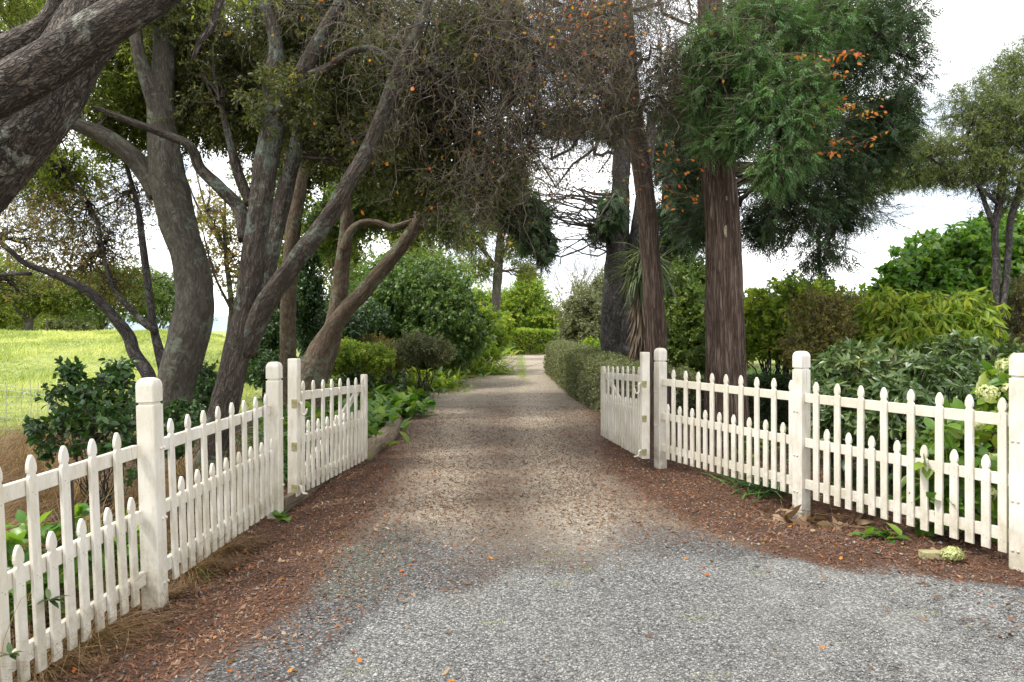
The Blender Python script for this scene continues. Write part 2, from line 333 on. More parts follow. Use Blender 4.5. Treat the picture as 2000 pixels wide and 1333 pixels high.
# ---------------------------------------------------------------- geometry generators
def spline(pts, step):
    """pts: (n,4) x,y,z,r ; Catmull-Rom resampled"""
    p = np.asarray(pts, dtype=float); q = np.vstack([2 * p[0] - p[1], p, 2 * p[-1] - p[-2]])
    outp = []
    for i in range(1, len(q) - 2):
        n = max(2, int(np.linalg.norm(q[i + 1, :3] - q[i, :3]) / step))
        t = np.linspace(0, 1, n, endpoint=False)[:, None]
        a, b, c, d = q[i - 1], q[i], q[i + 1], q[i + 2]
        outp.append(.5 * (2 * b + (c - a) * t + (2 * a - 5 * b + 4 * c - d) * t * t + (-a + 3 * b - 3 * c + d) * t ** 3))
    outp.append(p[-1][None]); r = np.vstack(outp); r[:, 3] = np.maximum(r[:, 3], .001); return r

def tube(acc, pts, sides=20, step=.06, lump=.10, seed=0, flare=0, cap=True, ridges=0, mi=0):
    r = spline(pts, step); n = len(r); P = r[:, :3]; rad = r[:, 3]
    T = nrm(np.gradient(P, axis=0)); u = np.cross(T[0], (0.31, .9, .1)); u = nrm(u)
    U = np.zeros_like(P)
    for i in range(n):
        u = u - T[i] * np.dot(u, T[i]); u = u / np.linalg.norm(u); U[i] = u
    V = np.cross(T, U); th = np.linspace(0, 2 * math.pi, sides, endpoint=False)
    s = np.concatenate(([0], np.cumsum(np.linalg.norm(np.diff(P, axis=0), axis=1))))
    mult = np.ones((n, sides))
    if lump or ridges:
        for i in range(n):
            for j in range(sides):
                cx, sx = math.cos(th[j]), math.sin(th[j])
                v = 0
                if lump: v += lump * mnoise.noise((cx * 1.1 + seed, sx * 1.1, s[i] * 1.6)) + lump * .45 * mnoise.noise((cx * 2.7 + seed, sx * 2.7, s[i] * 4)) + lump * .22 * mnoise.noise((cx * 6 + seed, sx * 6, s[i] * 9))
                if ridges: v += ridges * abs(mnoise.noise((cx * 4 + seed, sx * 4, s[i] * .35)))
                mult[i, j] += v
    if flare:
        f = np.exp(-s / .35) * flare
        mult += f[:, None] * (.6 + .5 * np.cos(th * 5 + seed)[None, :])
    pos = P[:, None, :] + (rad[:, None] * mult)[:, :, None] * (np.cos(th)[None, :, None] * U[:, None, :] + np.sin(th)[None, :, None] * V[:, None, :])
    r0 = float(np.mean(rad))
    bc = np.stack([np.broadcast_to(np.cos(th) * r0, (n, sides)), np.broadcast_to(np.sin(th) * r0, (n, sides)), np.broadcast_to(s[:, None], (n, sides))], -1) + seed * 3.7
    i = np.arange(n - 1)[:, None]; j = np.arange(sides)[None, :]; j2 = (j + 1) % sides
    fc = np.stack([i * sides + j, i * sides + j2, (i + 1) * sides + j2, (i + 1) * sides + j], -1).reshape(-1, 4)
    base = acc.n; acc.add(pos.reshape(-1, 3), fc, mi=mi, bark=bc.reshape(-1, 3))
    if cap:
        acc.more(np.arange(sides)[None, ::-1], base, mi=mi); acc.more((n - 1) * sides + np.arange(sides)[None, :], base, mi=mi)
    return r

def pxpath(L, Dd=None, k=1.0):
    """[(px,py,width_px[,D])] -> world pts with radius"""
    o = []
    for q in L:
        D = q[3] if len(q) > 3 else Dd
        p = W(q[0], q[1], D); o.append((p[0], p[1], p[2], .5 * q[2] * D / F * k))
    return o

def twig_tubes(acc, P, rad, mi=0, rnd=None, sides=3):
    """P (T,n,3), rad (T,n)"""
    Tn, n, _ = P.shape
    if Tn == 0: return
    Tg = nrm(np.gradient(P, axis=1)); ref = np.array((.37, .21, .9)); A = nrm(np.cross(Tg, ref)); B = np.cross(Tg, A)
    th = np.linspace(0, 2 * math.pi, sides, endpoint=False)
    pos = P[:, :, None, :] + rad[:, :, None, None] * (np.cos(th)[None, None, :, None] * A[:, :, None, :] + np.sin(th)[None, None, :, None] * B[:, :, None, :])
    t = np.arange(Tn)[:, None, None] * n * sides; i = np.arange(n - 1)[None, :, None] * sides; j = np.arange(sides)[None, None, :]; j2 = (j + 1) % sides
    f = np.stack([t + i + j, t + i + j2, t + i + sides + j2, t + i + sides + j], -1).reshape(-1, 4)
    acc.add(pos.reshape(-1, 3), f, mi=mi, bark=pos.reshape(-1, 3), rnd=np.full(len(f), .4))

def leaves(acc, P, d, up, L, Wd, rnd, mi=0, mode='d', bend=.25):
    """P base points, d direction, up approx normal, L length, Wd half width"""
    n = len(P)
    if n == 0: return
    d = nrm(d); s = nrm(np.cross(d, up)); u = nrm(np.cross(s, d)); L = np.broadcast_to(np.asarray(L, float), (n,))[:, None]; Wd = np.broadcast_to(np.asarray(Wd, float), (n,))[:, None]
    if mode == 'd':
        v = np.stack([P, P + d * L * .45 + s * Wd, P + d * L - u * L * bend * .5, P + d * L * .45 - s * Wd], 1)
        f = np.arange(n)[:, None] * 4 + np.array([[0, 1, 2, 3]])
        acc.add(v.reshape(-1, 3), f, rnd=rnd, mi=mi)
    else:     # shaped leaf with midrib fold and drooping tip
        fold = .28
        def pt(t, w, sgn): return P + d * L * t - u * L * bend * t * t + sgn * s * Wd * w + u * Wd * w * fold * (sgn != 0)
        v = np.stack([pt(0, 0, 0), pt(.32, 0, 0), pt(.68, 0, 0), pt(1, 0, 0), pt(.3, .92, 1), pt(.66, .85, 1), pt(.3, .92, -1), pt(.66, .85, -1)], 1)
        b = np.arange(n)[:, None] * 8; base = acc.n
        q = np.concatenate([b + np.array([[1, 2, 5, 4]]), b + np.array([[2, 1, 6, 7]])]); acc.add(v.reshape(-1, 3), q, rnd=np.tile(rnd, 2), mi=mi)
        tr = np.concatenate([b + np.array([[0, 1, 4]]), b + np.array([[2, 3, 5]]), b + np.array([[1, 0, 6]]), b + np.array([[3, 2, 7]])])
        acc.more(tr, base, rnd=np.tile(rnd, 4), mi=mi)

def blob(px, py, D, rx, ry, rd=None, wt=1.0):
    c = W(px, py, D); k = D / F
    return (c, np.array((rx * k, rd if rd else .5 * (rx + ry) * k, ry * k)), wt)

def sample(blobs, n, rng, shell=.45, gaps=.0, gscale=1.3):
    vol = np.array([b[1][0] * b[1][2] * b[2] for b in blobs]); vol = vol / vol.sum()
    idx = rng.choice(len(blobs), int(n * (1 + gaps * 1.2)) + 1, p=vol)
    C = np.array([b[0] for b in blobs])[idx]; Rr = np.array([b[1] for b in blobs])[idx]
    dirs = nrm(rng.normal(size=(len(idx), 3))); rr = rng.random(len(idx)) ** shell
    rr = rr * (1 + np.clip(rng.normal(size=len(idx)), -1, 2.2) * .13)
    off = dirs * rr[:, None] * (1 + .32 * np.sin(dirs[:, :1] * 5 + idx[:, None]) * np.cos(dirs[:, 2:] * 4 + idx[:, None] * 2))
    P = C + off * Rr
    if gaps > 0:
        g = np.sin(P[:, 0] * 2.1 * gscale + 1.3) * np.sin(P[:, 2] * 2.7 * gscale + .4) * np.cos(P[:, 1] * 1.7 * gscale) + .5 * np.sin(P[:, 0] * 5.3 * gscale + P[:, 2] * 3.1 * gscale)
        keep = (g > -.9 + gaps) | (rng.random(len(P)) < .25); P = P[keep]; dirs = dirs[keep]
    return P, dirs

def clusters(acc, P, out_d, rng, k=7, tl=.18, ll=.06, lw=.014, mode='d', droop=.2, spread=1.0, upb=.6, planar=False, lmi=0, tmi=1, twr=.002, bend=.25, whorl=False, trnd=.0, twig=True):
    """leaf clusters: a twiglet carrying k leaves at every point of P"""
    n = len(P)
    if n == 0: return
    d = nrm(out_d * .8 + rng.normal(size=(n, 3)) * .7 + np.array((0, 0, -droop)) * 1.3)
    tls = tl * rng.uniform(.6, 1.3, n)
    if twig:
        a = P - d * tls[:, None] * .25; b = P + d * tls[:, None] * .5 + rng.normal(size=(n, 3)) * tl * .05; c = P + d * tls[:, None]
        twig_tubes(acc, np.stack([a, b, c], 1), np.tile(np.array([1.3, 1, .5]) * twr, (n, 1)), mi=tmi)
    up = nrm(rng.normal(size=(n, 3)) * (.35 if planar else .8) + np.array((0, 0, upb)))
    side = nrm(np.cross(d, up)); up = nrm(np.cross(side, d))
    t = (np.arange(k) + .6) / k
    if whorl: t = np.full(k, 1.0) - rng.random(k) * .12
    T = np.broadcast_to(t[None, :], (n, k))
    base = P[:, None, :] + d[:, None, :] * (T * tls[:, None])[:, :, None]
    cr_ = rng.random((n, 1)) * .55
    if planar:
        sg = np.where(np.arange(k) % 2, 1, -1)[None, :, None]
        ld = d[:, None, :] * .85 + side[:, None, :] * sg * .75 + rng.normal(size=(n, k, 3)) * .14 - np.array((0, 0, 1)) * droop * .35
        L = ll * (1.15 - .75 * T) * rng.uniform(.8, 1.2, (n, k)); upv = up[:, None, :] + rng.normal(size=(n, k, 3)) * .12
    else:
        ang = rng.random((n, k)) * 6.28 if not whorl else (np.arange(k)[None, :] * 6.283 / k + rng.random((n, 1)) * 6)
        rad = side[:, None, :] * np.cos(ang)[:, :, None] + up[:, None, :] * np.sin(ang)[:, :, None]
        ld = d[:, None, :] * (.55 if not whorl else .35) + rad * spread + np.array((0, 0, -1)) * droop + rng.normal(size=(n, k, 3)) * .2
        L = ll * rng.uniform(.65, 1.25, (n, k)); upv = np.array((0, 0, 1)) * upb + rng.normal(size=(n, k, 3)) * .45 + d[:, None, :] * .3
    rn = np.clip(cr_ + rng.random((n, k)) * .5, 0, 1)
    leaves(acc, base.reshape(-1, 3), ld.reshape(-1, 3), upv.reshape(-1, 3), L.reshape(-1), (L * lw / ll).reshape(-1), rn.reshape(-1), lmi, mode, bend)

def limb_paths(acc, starts, ends, rng, r0=.02, r1=.004, n=7, wig=.12, sag=0, mi=0, sides=5):
    """curving branches from starts to ends"""
    starts = np.asarray(starts, float); ends = np.asarray(ends, float); T = len(ends)
    if T == 0: return
    t = np.linspace(0, 1, n)[None, :, None]; ln = np.linalg.norm(ends - starts, axis=1)[:, None, None]
    P = starts[:, None, :] * (1 - t) + ends[:, None, :] * t
    w = rng.normal(size=(T, n, 3)); w = (w + np.roll(w, 1, 1)) * .5; w[:, 0] = 0
    P = P + w * wig * ln * np.sin(t * math.pi * .6 + .1) * .6 + np.array((0, 0, 1.0)) * (np.sin(t * math.pi) * ln * sag)
    rad = r0 + (r1 - r0) * t[:, :, 0]; twig_tubes(acc, P, np.broadcast_to(rad, (T, n)) * np.ones((T, 1)), mi=mi, sides=sides)
    return P

def connect(acc, blobs, limbs, rng, per=6, r0=.02, r1=.004, mi=0, sag=.05, wig=.15):
    """from the nearest point of the limbs to points inside each blob, then onward"""
    S, E = [], []
    for (c, rr, wt) in blobs:
        q = limbs[np.argmin(np.linalg.norm(limbs - c, axis=1))]
        for i in range(per):
            d = nrm(rng.normal(size=3)); e = c + d * rr * rng.uniform(.3, .95)
            S.append(q + rng.normal(size=3) * .03); E.append(e)
    P = limb_paths(acc, S, E, rng, r0, r1, 8, wig, sag, mi)
    # second order
    if P is not None:
        S2, E2 = [], []
        for p in P:
            for i in range(3):
                a = p[rng.integers(3, 8)]; S2.append(a); E2.append(a + nrm(rng.normal(size=3) + nrm(p[-1] - p[0])) * np.linalg.norm(p[-1] - p[0]) * rng.uniform(.2, .5))
        limb_paths(acc, S2, E2, rng, r0 * .4, r1 * .5, 6, .2, 0, mi, 3)

def tree(name, label, trunks, bark, blobs=None, n=0, lm=None, tm=None, seed=1, cat='tree', group=None, conn=5, cr0=.02, crown_name='crown', gaps=.2, shell=.45, flare=.25, lump=.1, ridges=0, base=None, sides=22, leafkw=None, connsag=.05, gscale=1.3, extra=None):
    rng = np.random.default_rng(seed)
    p0 = trunks[0][0]; bx, by = p0[0], p0[1]
    if base: bx, by = base
    root = empty(name, (bx, by, gz(bx, by)), label, cat, group)
    acc = Acc(); lim = []
    for i, t in enumerate(trunks):
        t = [tuple(q) for q in t]
        if i == 0:
            q = t[0]; g = gz(q[0], q[1])
            if q[2] > g: t = [(q[0] + (q[0] - t[1][0]) * .3, q[1], g - .08, q[3] * 1.1)] + t
        r = tube(acc, t, sides=sides if t[0][3] > .05 else 10, step=.045 if t[0][3] > .05 else .12, lump=lump, seed=seed + i * 7.3, flare=flare if i == 0 else 0, ridges=ridges)
        lim.append(r[len(r) // 4 if i == 0 else 0:, :3])
    acc.out('trunk', [bark], root, smooth=True)
    lim = np.vstack(lim)
    if blobs:
        a = Acc()
        if conn: connect(a, blobs, lim, rng, conn, cr0, cr0 * .2, mi=1, sag=connsag)
        P, od = sample(blobs, n, rng, shell, gaps, gscale)
        clusters(a, P, od, rng, **(leafkw or {}))
        a.out(crown_name, [lm, tm or M['dark_twig']], root)
    if extra: extra(root, rng, lim)
    return root

def shrub(name, label, base, blobs, n, lm, seed=1, tm=None, cat='shrub', group=None, stems=6, sr=.02, gaps=.1, shell=.4, leafkw=None, stemmat=None):
    rng = np.random.default_rng(seed)
    z = gz(base[0], base[1]); root = empty(name, (base[0], base[1], z), label, cat, group)
    a = Acc(); S, E = [], []
    for (c, rr, wt) in blobs:
        for i in range(stems):
            S.append((base[0] + rng.normal() * .12 * rr[0], base[1] + rng.normal() * .1, z - .03)); E.append(c + rng.normal(size=3) * rr * .4)
    limb_paths(a, S, E, rng, sr, sr * .25, 9, .12, .0, 0, 5)
    P1 = np.array(E); S2 = np.repeat(P1, 5, axis=0)
    rep = np.repeat(np.array([b[1] for b in blobs]), stems * 5, axis=0); C2 = np.repeat(np.array([b[0] for b in blobs]), stems * 5, axis=0)
    E2 = C2 + nrm(rng.normal(size=S2.shape)) * rep * rng.uniform(.5, .95, (len(S2), 1))
    limb_paths(a, S2, E2, rng, sr * .3, sr * .1, 6, .18, .0, 0, 3)
    a.out('stems', [stemmat or M['brown_bark']], root, smooth=True)
    f = Acc(); P, od = sample(blobs, n, rng, shell, gaps)
    g = ground_h(P[:, 0], P[:, 1]); k = P[:, 2] > g + .03; P, od = P[k], od[k]
    clusters(f, P, od, rng, **(leafkw or {}))
    kw = dict(leafkw or {}); S3, E3 = [], []
    for (c, rr, wt) in blobs:
        for i in range(7):
            d = nrm(rng.normal(size=3) * (1, .7, .6) + (0, 0, .75)); S3.append(c + d * rr * .6); E3.append(c + d * rr * rng.uniform(1.08, 1.42))
    Ps = limb_paths(f, S3, E3, rng, kw.get('twr', .003) * 1.2, kw.get('twr', .003) * .5, 7, .1, 0, 1, 3)
    Q3 = Ps[:, 2:].reshape(-1, 3); Q3 = Q3[Q3[:, 2] > ground_h(Q3[:, 0], Q3[:, 1]) + .05]; kw['tl'] = kw.get('tl', .1) * .6
    clusters(f, Q3, nrm(rng.normal(size=Q3.shape) * .6 + (0, 0, .6)), rng, **kw)
    f.out('foliage', [lm, tm or M['brown_twig']], root)
    return root

def hedge(name, label, path, width, height, n, lm, seed=1, leaf=(.032, .010), cat='hedge'):
    """path: list of (x,y); clipped box profile with rounded top, leaf skin over a twiggy inside"""
    rng = np.random.default_rng(seed); p = spline([(x, y, 0, height if np.isscalar(height) else height[i]) for i, (x, y) in enumerate(path)], .15)
    root = empty(name, (path[0][0], path[0][1], gz(*path[0])), label, cat)
    T = nrm(np.gradient(p[:, :3], axis=0)); S = np.stack([-T[:, 1], T[:, 0], 0 * T[:, 0]], 1)
    prof = np.array([(-1, 0), (-1.02, .3), (-1.0, .6), (-.96, .86), (-.82, .97), (-.4, 1.0), (0, 1.01), (.4, 1.0), (.82, .97), (.96, .86), (1.0, .6), (1.02, .3), (1, 0)])
    hw = width / 2; V = []; sh = .93
    for i in range(len(p)):
        e = 1.0; g = gz(p[i, 0], p[i, 1])
        if i == 0 or i == len(p) - 1: e = .8
        for (a, b) in prof:
            q = p[i, :3] + S[i] * a * hw * sh * e + np.array((0, 0, b * p[i, 3] * (.97 if e == 1 else .9) + g - .02))
            q = q + np.array(mnoise.noise_vector(Vector(q) * 2.3)) * .05; V.append(q)
    V = np.array(V); m = len(prof); i = np.arange(len(p) - 1)[:, None]; j = np.arange(m - 1)[None, :]
    f = np.stack([i * m + j, i * m + j + 1, (i + 1) * m + j + 1, (i + 1) * m + j], -1).reshape(-1, 4)
    a = Acc(); a.add(V, f, mi=1); a.more(np.arange(m)[None, :], 0, mi=1); a.more((len(p) - 1) * m + np.arange(m)[None, ::-1], 0, mi=1)
    # leaf skin
    u = rng.random(n) * (len(p) - 1.001); i0 = u.astype(int); fr = (u - i0)[:, None]
    # ends get extra leaves
    ne = n // 14; u[:ne] = 0; i0[:ne] = 0; fr[:ne] = 0; u[ne:2 * ne] = len(p) - 1.001; i0[ne:2 * ne] = len(p) - 2; fr[ne:2 * ne] = 1
    v = rng.random(n) * (m - 1.001); j0 = v.astype(int); fv = (v - j0)[:, None]
    A = V.reshape(len(p), m, 3); q = (A[i0, j0] * (1 - fv) + A[i0, j0 + 1] * fv) * (1 - fr) + (A[i0 + 1, j0] * (1 - fv) + A[i0 + 1, j0 + 1] * fv) * fr
    ctr = (p[i0, :3] * (1 - fr) + p[i0 + 1, :3] * fr); ctr = ctr.copy(); ctr[:, 2] = q[:, 2] * .55 + .1
    endmask = np.zeros(n, bool); endmask[:2 * ne] = True
    q[endmask] = ctr[endmask] + (q[endmask] - ctr[endmask]) * rng.random((2 * ne, 1)); 
    od = nrm(q - ctr); od[:ne] = -T[0]; od[ne:2 * ne] = T[-1]
    q = q + od * rng.uniform(-.02, .05, (n, 1)) * rng.choice([1, 1, 1, 1.9], (n, 1))
    clusters(a, q, od, rng, k=4, tl=.05, ll=leaf[0], lw=leaf[1], droop=0, spread=.9, upb=.2, twig=False)
    a.out('foliage', [lm, M['hedge_in']], root)
    return root

# ---------------------------------------------------------------- ground and drive
def sdf_poly(x, y, left, right):
    """drive between left and right edges x(y): positive inside"""
    l = np.interp(y, [q[1] for q in left], [q[0] for q in left]); r = np.interp(y, [q[1] for q in right], [q[0] for q in right])
    return np.minimum(x - l, r - x)
LEFT = [(-1.85, 2.6), (-1.75, 3.1), (-1.50, 3.6), (-1.32, 4.2), (-1.35, 5.2), (-1.25, 6.2), (-1.30, 7.5), (-1.5, 9), (-1.75, 11), (-2.0, 14), (-2.15, 18), (-2.15, 25), (-1.9, 34), (-1.3, 40), (-.5, 44), (2.5, 46.5), (7, 49), (24, 56)]
RIGHT = [(6.5, 3.9), (4.4, 4.22), (3.3, 4.45), (2.36, 4.70), (1.95, 5.1), (1.6, 5.7), (1.35, 6.5), (1.15, 8), (1.25, 10), (1.55, 12), (1.6, 15), (1.45, 20), (1.35, 25), (1.6, 32), (2.6, 37), (5, 40.5), (10, 43.5), (26, 48)]
def sst(a, b, t): t = np.clip((t - a) / (b - a), 0, 1); return t * t * (3 - 2 * t)
def masks(x, y):
    drv = sdf_poly(x, y, LEFT, RIGHT)
    drv_m = sst(-.35, .35, drv)
    # apron boundary: where the pale chip seal starts, y below a curve
    apx = [-3, -1.0, -.88, -.75, -.33, .3, .93, 1.4, 1.7, 2.08, 2.43, 3.2, 4.2, 7]; apy = [-1, 3.0, 3.5, 4.2, 4.6, 4.7, 4.95, 5.15, 5.05, 4.80, 4.60, 4.30, 4.05, 3.9]
    ay = np.interp(x, apx, apy) - y
    road = sst(-.45, .35, np.minimum(ay - .05 + .12 * np.sin(x * 3.1) + .08 * np.sin(x * 7.3 + 1), x + 1.35))
    road = np.maximum(road, sst(.0, .4, 2.2 - y) * (x > -1.2))
    dark = sst(-1.3, .1, -(y - 5.3 - .35 * np.abs(x))) * sst(-.55, .35, sdf_poly(x, y, [(-2.0, 2), (-1.75, 4), (-1.2, 5.5), (-1.3, 8)], [(9, 3), (3.6, 4.7), (1.9, 5.8), (1.3, 8)]))
    dark = dark * sst(-.12, .30, drv) * (.95 - .45 * np.exp(-((x - .2) / .9) ** 2)) * sst(8.0, 4.5, y)
    mid = .42 * np.exp(-((x - np.interp(y, [5, 14, 25], [-.1, -.2, -.45])) ** 2) / .12) * sst(30, 12, y) * sst(4.5, 6, y)
    tl_ = np.interp(y, [5, 9, 16, 25, 34], [-.55, -.80, -1.40, -1.55, -1.1]); tr_ = np.interp(y, [5, 9, 16, 25, 34], [.65, .42, .45, .55, .9])
    wear_sun = np.exp(-((x - tl_) / .34) ** 2) + np.exp(-((x - tr_) / .36) ** 2) + .80 * sst(10, 24, y) - .10; wear_sun = np.clip(wear_sun, 0, 1) * drv_m  # wheel-track wear, plus sunlight on the far drive put into the colour
    tan = drv_m * .72 + .2 * wear_sun - mid * .25
    tan = tan * sst(3.5, 6, y) + 0
    litter = sst(-1.8, .4, np.minimum(-drv + .4, 2.2 + 0 * x)) * sst(18, 11, y) * ((x > -2.45)) * sst(5.2, 3.2, np.abs(x))
    litter = litter * (1 - .0 * y); litter = np.maximum(litter, mid * 1.3); litter = np.maximum(litter, .75 * (np.abs(x) < 6) * (x > -2.4) * sst(16, 12, y) * (drv < .2))
    litter = np.where(y > 16, np.exp(-(drv / .5) ** 2) * .7, litter)
    grass = sst(.3, 2.2, -x - 3.6 - .12 * np.maximum(y - 8, 0) * 0) * sst(8.5, 12, y)
    grass = np.maximum(grass, sst(0, 1, -x - 14)); grass = np.maximum(grass, sst(60, 75, y)); grass = np.maximum(grass, .8 * sst(8, 12, x) * sst(16, 22, y))
    moss = .55 * np.exp(-((x + 1.0) ** 2 / .15 + (y - 5.0) ** 2 / 1.2)) + .35 * np.exp(-((x - .45) ** 2 / .1 + (y - 4.9) ** 2 / .3)) + .7 * np.exp(-((x - .35) ** 2) / .12) * sst(22, 30, y) * (y < 60)
    return dict(m_tan=tan, m_apron=road, m_dark=dark, m_litter=litter, m_grass=grass, m_moss=moss, m_wear_sun=wear_sun)
def sheet(name, xs, ys, zoff, keep=None):
    X, Y = np.meshgrid(xs, ys); X = X.astype(float); Y = Y.astype(float)
    rough = .008 * np.sin(X * 9.1 + np.sin(Y * 7)) * np.cos(Y * 8.3 + np.sin(X * 5)) * (Y < 30)
    Z = ground_h(X, Y) + zoff + rough * sst(.0, 1, np.abs(X - 0) - 1.2)
    nx, ny = len(xs), len(ys); i = np.arange(ny - 1)[:, None]; j = np.arange(nx - 1)[None, :]
    f = np.stack([i * nx + j, i * nx + j + 1, (i + 1) * nx + j + 1, (i + 1) * nx + j], -1).reshape(-1, 4)
    V = np.stack([X, Y, Z], -1).reshape(-1, 3); ms = masks(V[:, 0], V[:, 1])
    if keep is not None:
        c = V[f].mean(axis=1); f = f[keep(c[:, 0], c[:, 1])]; used = np.unique(f); mp_ = -np.ones(len(V), int); mp_[used] = np.arange(len(used)); f = mp_[f]; V = V[used]; ms = {k: v[used] for k, v in ms.items()}
    o = build(name, V, [f], M['ground'], None, {k: ('POINT', 'FLOAT', v) for k, v in ms.items()}, None, True)
    return tag(o, kind='structure')
def graded(a, b, fine_a, fine_b, fs, g=1.12):
    L = list(np.arange(fine_a, fine_b, fs)); s = fs; x = L[-1]
    while x < b: s *= g; x += s; L.append(x)
    s = fs; x = L[0]; pre = []
    while x > a: s *= g; x -= s; pre.append(x)
    return np.array(pre[::-1] + L)
sheet('ground', graded(-900, 900, -6, 7, .06), graded(-60, 1500, 2, 20, .08, 1.1), 0)
sheet('driveway', np.arange(-2.4, 26, .07), graded(-4, 58, 2.0, 16, .06, 1.06), .004,
      keep=lambda x, y: (sdf_poly(x, y, LEFT, RIGHT) > -.12) | ((y < 4.2) & (x > -1.4) & (x < 7)))
# distant hills
hx = np.linspace(-900, 900, 120); hv = []
for x in hx:
    hh = 4 + 6 * mnoise.noise((x * .004, 3, 0)) + 3 * mnoise.noise((x * .013, 7, 0)) + (9 if x < -100 else 2)
    hv += [(x, 640 + abs(x) * .1, -1), (x, 660 + abs(x) * .1, max(2, hh)), (x, 760 + abs(x) * .1, -1)]
hf = [(3 * i + k, 3 * i + 3 + k, 3 * i + 4 + k, 3 * i + 1 + k) for i in range(len(hx) - 1) for k in (0, 1)]
tag(build('hills', hv, [np.array(hf)], M['hills'], None, None, None, True), kind='structure')

# ---------------------------------------------------------------- picket fences and gates
from mathutils import Matrix
def local_mesh(name, verts, faces, mat, smooth=False):
    me = bpy.data.meshes.new(name); me.from_pydata([tuple(v) for v in verts], [], [tuple(f) for f in faces]); me.materials.append(mat)
    if smooth:
        for p in me.polygons: p.use_smooth = True
    me.update(); return me
def picket_mesh(L, wd=.06, th=.02, seed=0):
    hw = wd / 2; q = [(0, hw), (L - .112, hw), (L - .106, hw * .93), (L - .098, hw * .70), (L - .086, hw * .68), (L - .082, hw * .90), (L - .066, hw * .99), (L - .045, hw * .93), (L - .022, hw * .66), (L - .007, hw * .34), (L, hw * .08)]
    prof = [(-a, z) for z, a in q] + [(a, z) for z, a in reversed(q)]
    c = .0025; V = []; n = len(prof)
    for y, ins in ((-th / 2, c), (-th / 2 + c, 0), (th / 2 - c, 0), (th / 2, c)):
        for (x, z) in prof: V.append((x - math.copysign(min(ins, abs(x) * .5), x), y, z - (ins if z > L * .5 else -ins)))
    F_ = [tuple(range(n)), tuple(range(4 * n - 1, 3 * n - 1, -1))]
    for k in range(3):
        for i in range(n): j = (i + 1) % n; F_.append((k * n + j, k * n + i, (k + 1) * n + i, (k + 1) * n + j))
    nb = len(V); zs = [.07, .085, .45, .465] + ([.855, .87] if L > .8 else [])
    for kz, z in enumerate(zs):
        cx = (-1) ** kz * .009; k0 = len(V)
        for i in range(6): V.append((cx + .0032 * math.cos(i * 1.047), -th / 2 - .0007, z + .0032 * math.sin(i * 1.047)))
        F_.append(tuple(k0 + i for i in range(6)))
    me = local_mesh('picket', V, F_, M['paint']); me.materials.append(M['nail'])
    for p in me.polygons[-len(zs):]: p.material_index = 1
    return me
def box_mesh(name, sx, sy, sz, mat, c=.004, z0=0):
    V = []; hx, hy = sx / 2, sy / 2
    def ring(z, i): return [(-hx + i, -hy + i + c, z), (-hx + i + c, -hy + i, z), (hx - i - c, -hy + i, z), (hx - i, -hy + i + c, z), (hx - i, hy - i - c, z), (hx - i - c, hy - i, z), (-hx + i + c, hy - i, z), (-hx + i, hy - i - c, z)]
    rs = [ring(z0, c), ring(z0 + c, 0), ring(z0 + sz - c, 0), ring(z0 + sz, c)]
    for r in rs: V += r
    F_ = [tuple(range(7, -1, -1)), tuple(range(24, 32))]
    for k in range(3):
        for i in range(8): j = (i + 1) % 8; F_.append((k * 8 + i, k * 8 + j, (k + 1) * 8 + j, (k + 1) * 8 + i))
    return local_mesh(name, V, F_, mat)
def post_mesh(h, wd=.115):
    a = wd / 2; S = [(0, a), (h - .172, a), (h - .170, a - .001), (h - .166, a - .010), (h - .153, a - .010), (h - .149, a), (h - .05, a), (h - .034, a - .002), (h - .018, a - .008), (h - .006, a - .018), (h, a - .034)]
    V, F_ = [], []; c = .007
    for z, b in S: V += [(-b, -b + c, z), (-b + c, -b, z), (b - c, -b, z), (b, -b + c, z), (b, b - c, z), (b - c, b, z), (-b + c, b, z), (-b, b - c, z)]
    for k in range(len(S) - 1):
        for i in range(8): j = (i + 1) % 8; F_.append((k * 8 + i, k * 8 + j, (k + 1) * 8 + j, (k + 1) * 8 + i))
    F_.append(tuple(range(len(V) - 8, len(V)))); F_.append(tuple(range(7, -1, -1)))
    return local_mesh('post', V, F_, M['paint'])
def bolt_mesh():
    V, F_ = [], []
    for k, (r, y) in enumerate(((.011, 0), (.0105, -.004), (.007, -.008), (.002, -.0095))):
        for i in range(10): V.append((r * math.cos(i * .6283), y, r * math.sin(i * .6283)))
    for k in range(3):
        for i in range(10): j = (i + 1) % 10; F_.append((k * 10 + i, k * 10 + j, (k + 1) * 10 + j, (k + 1) * 10 + i))
    F_.append(tuple(range(30, 40))); return local_mesh('bolt', V, F_, M['paint'], True)
BOLT = bolt_mesh()
def put(name, me, parent, mat4):
    o = bpy.data.objects.new(name, me); COL.objects.link(o); o.parent = parent; o.matrix_local = mat4; return o
def frame_at(root, p, u, lean=0, out=0):
    """local x along the fence, local -y on the picket side"""
    a = math.atan2(u[1], u[0]); v = Vector(p) - Vector(root.location)
    return Matrix.Translation(v) @ Matrix.Rotation(a, 4, 'Z') @ Matrix.Rotation(lean, 4, 'X')
rngf = np.random.default_rng(5)
PK = {}
def pk(L):
    L = round(L, 3)
    if L not in PK: PK[L] = picket_mesh(L)
    return PK[L]
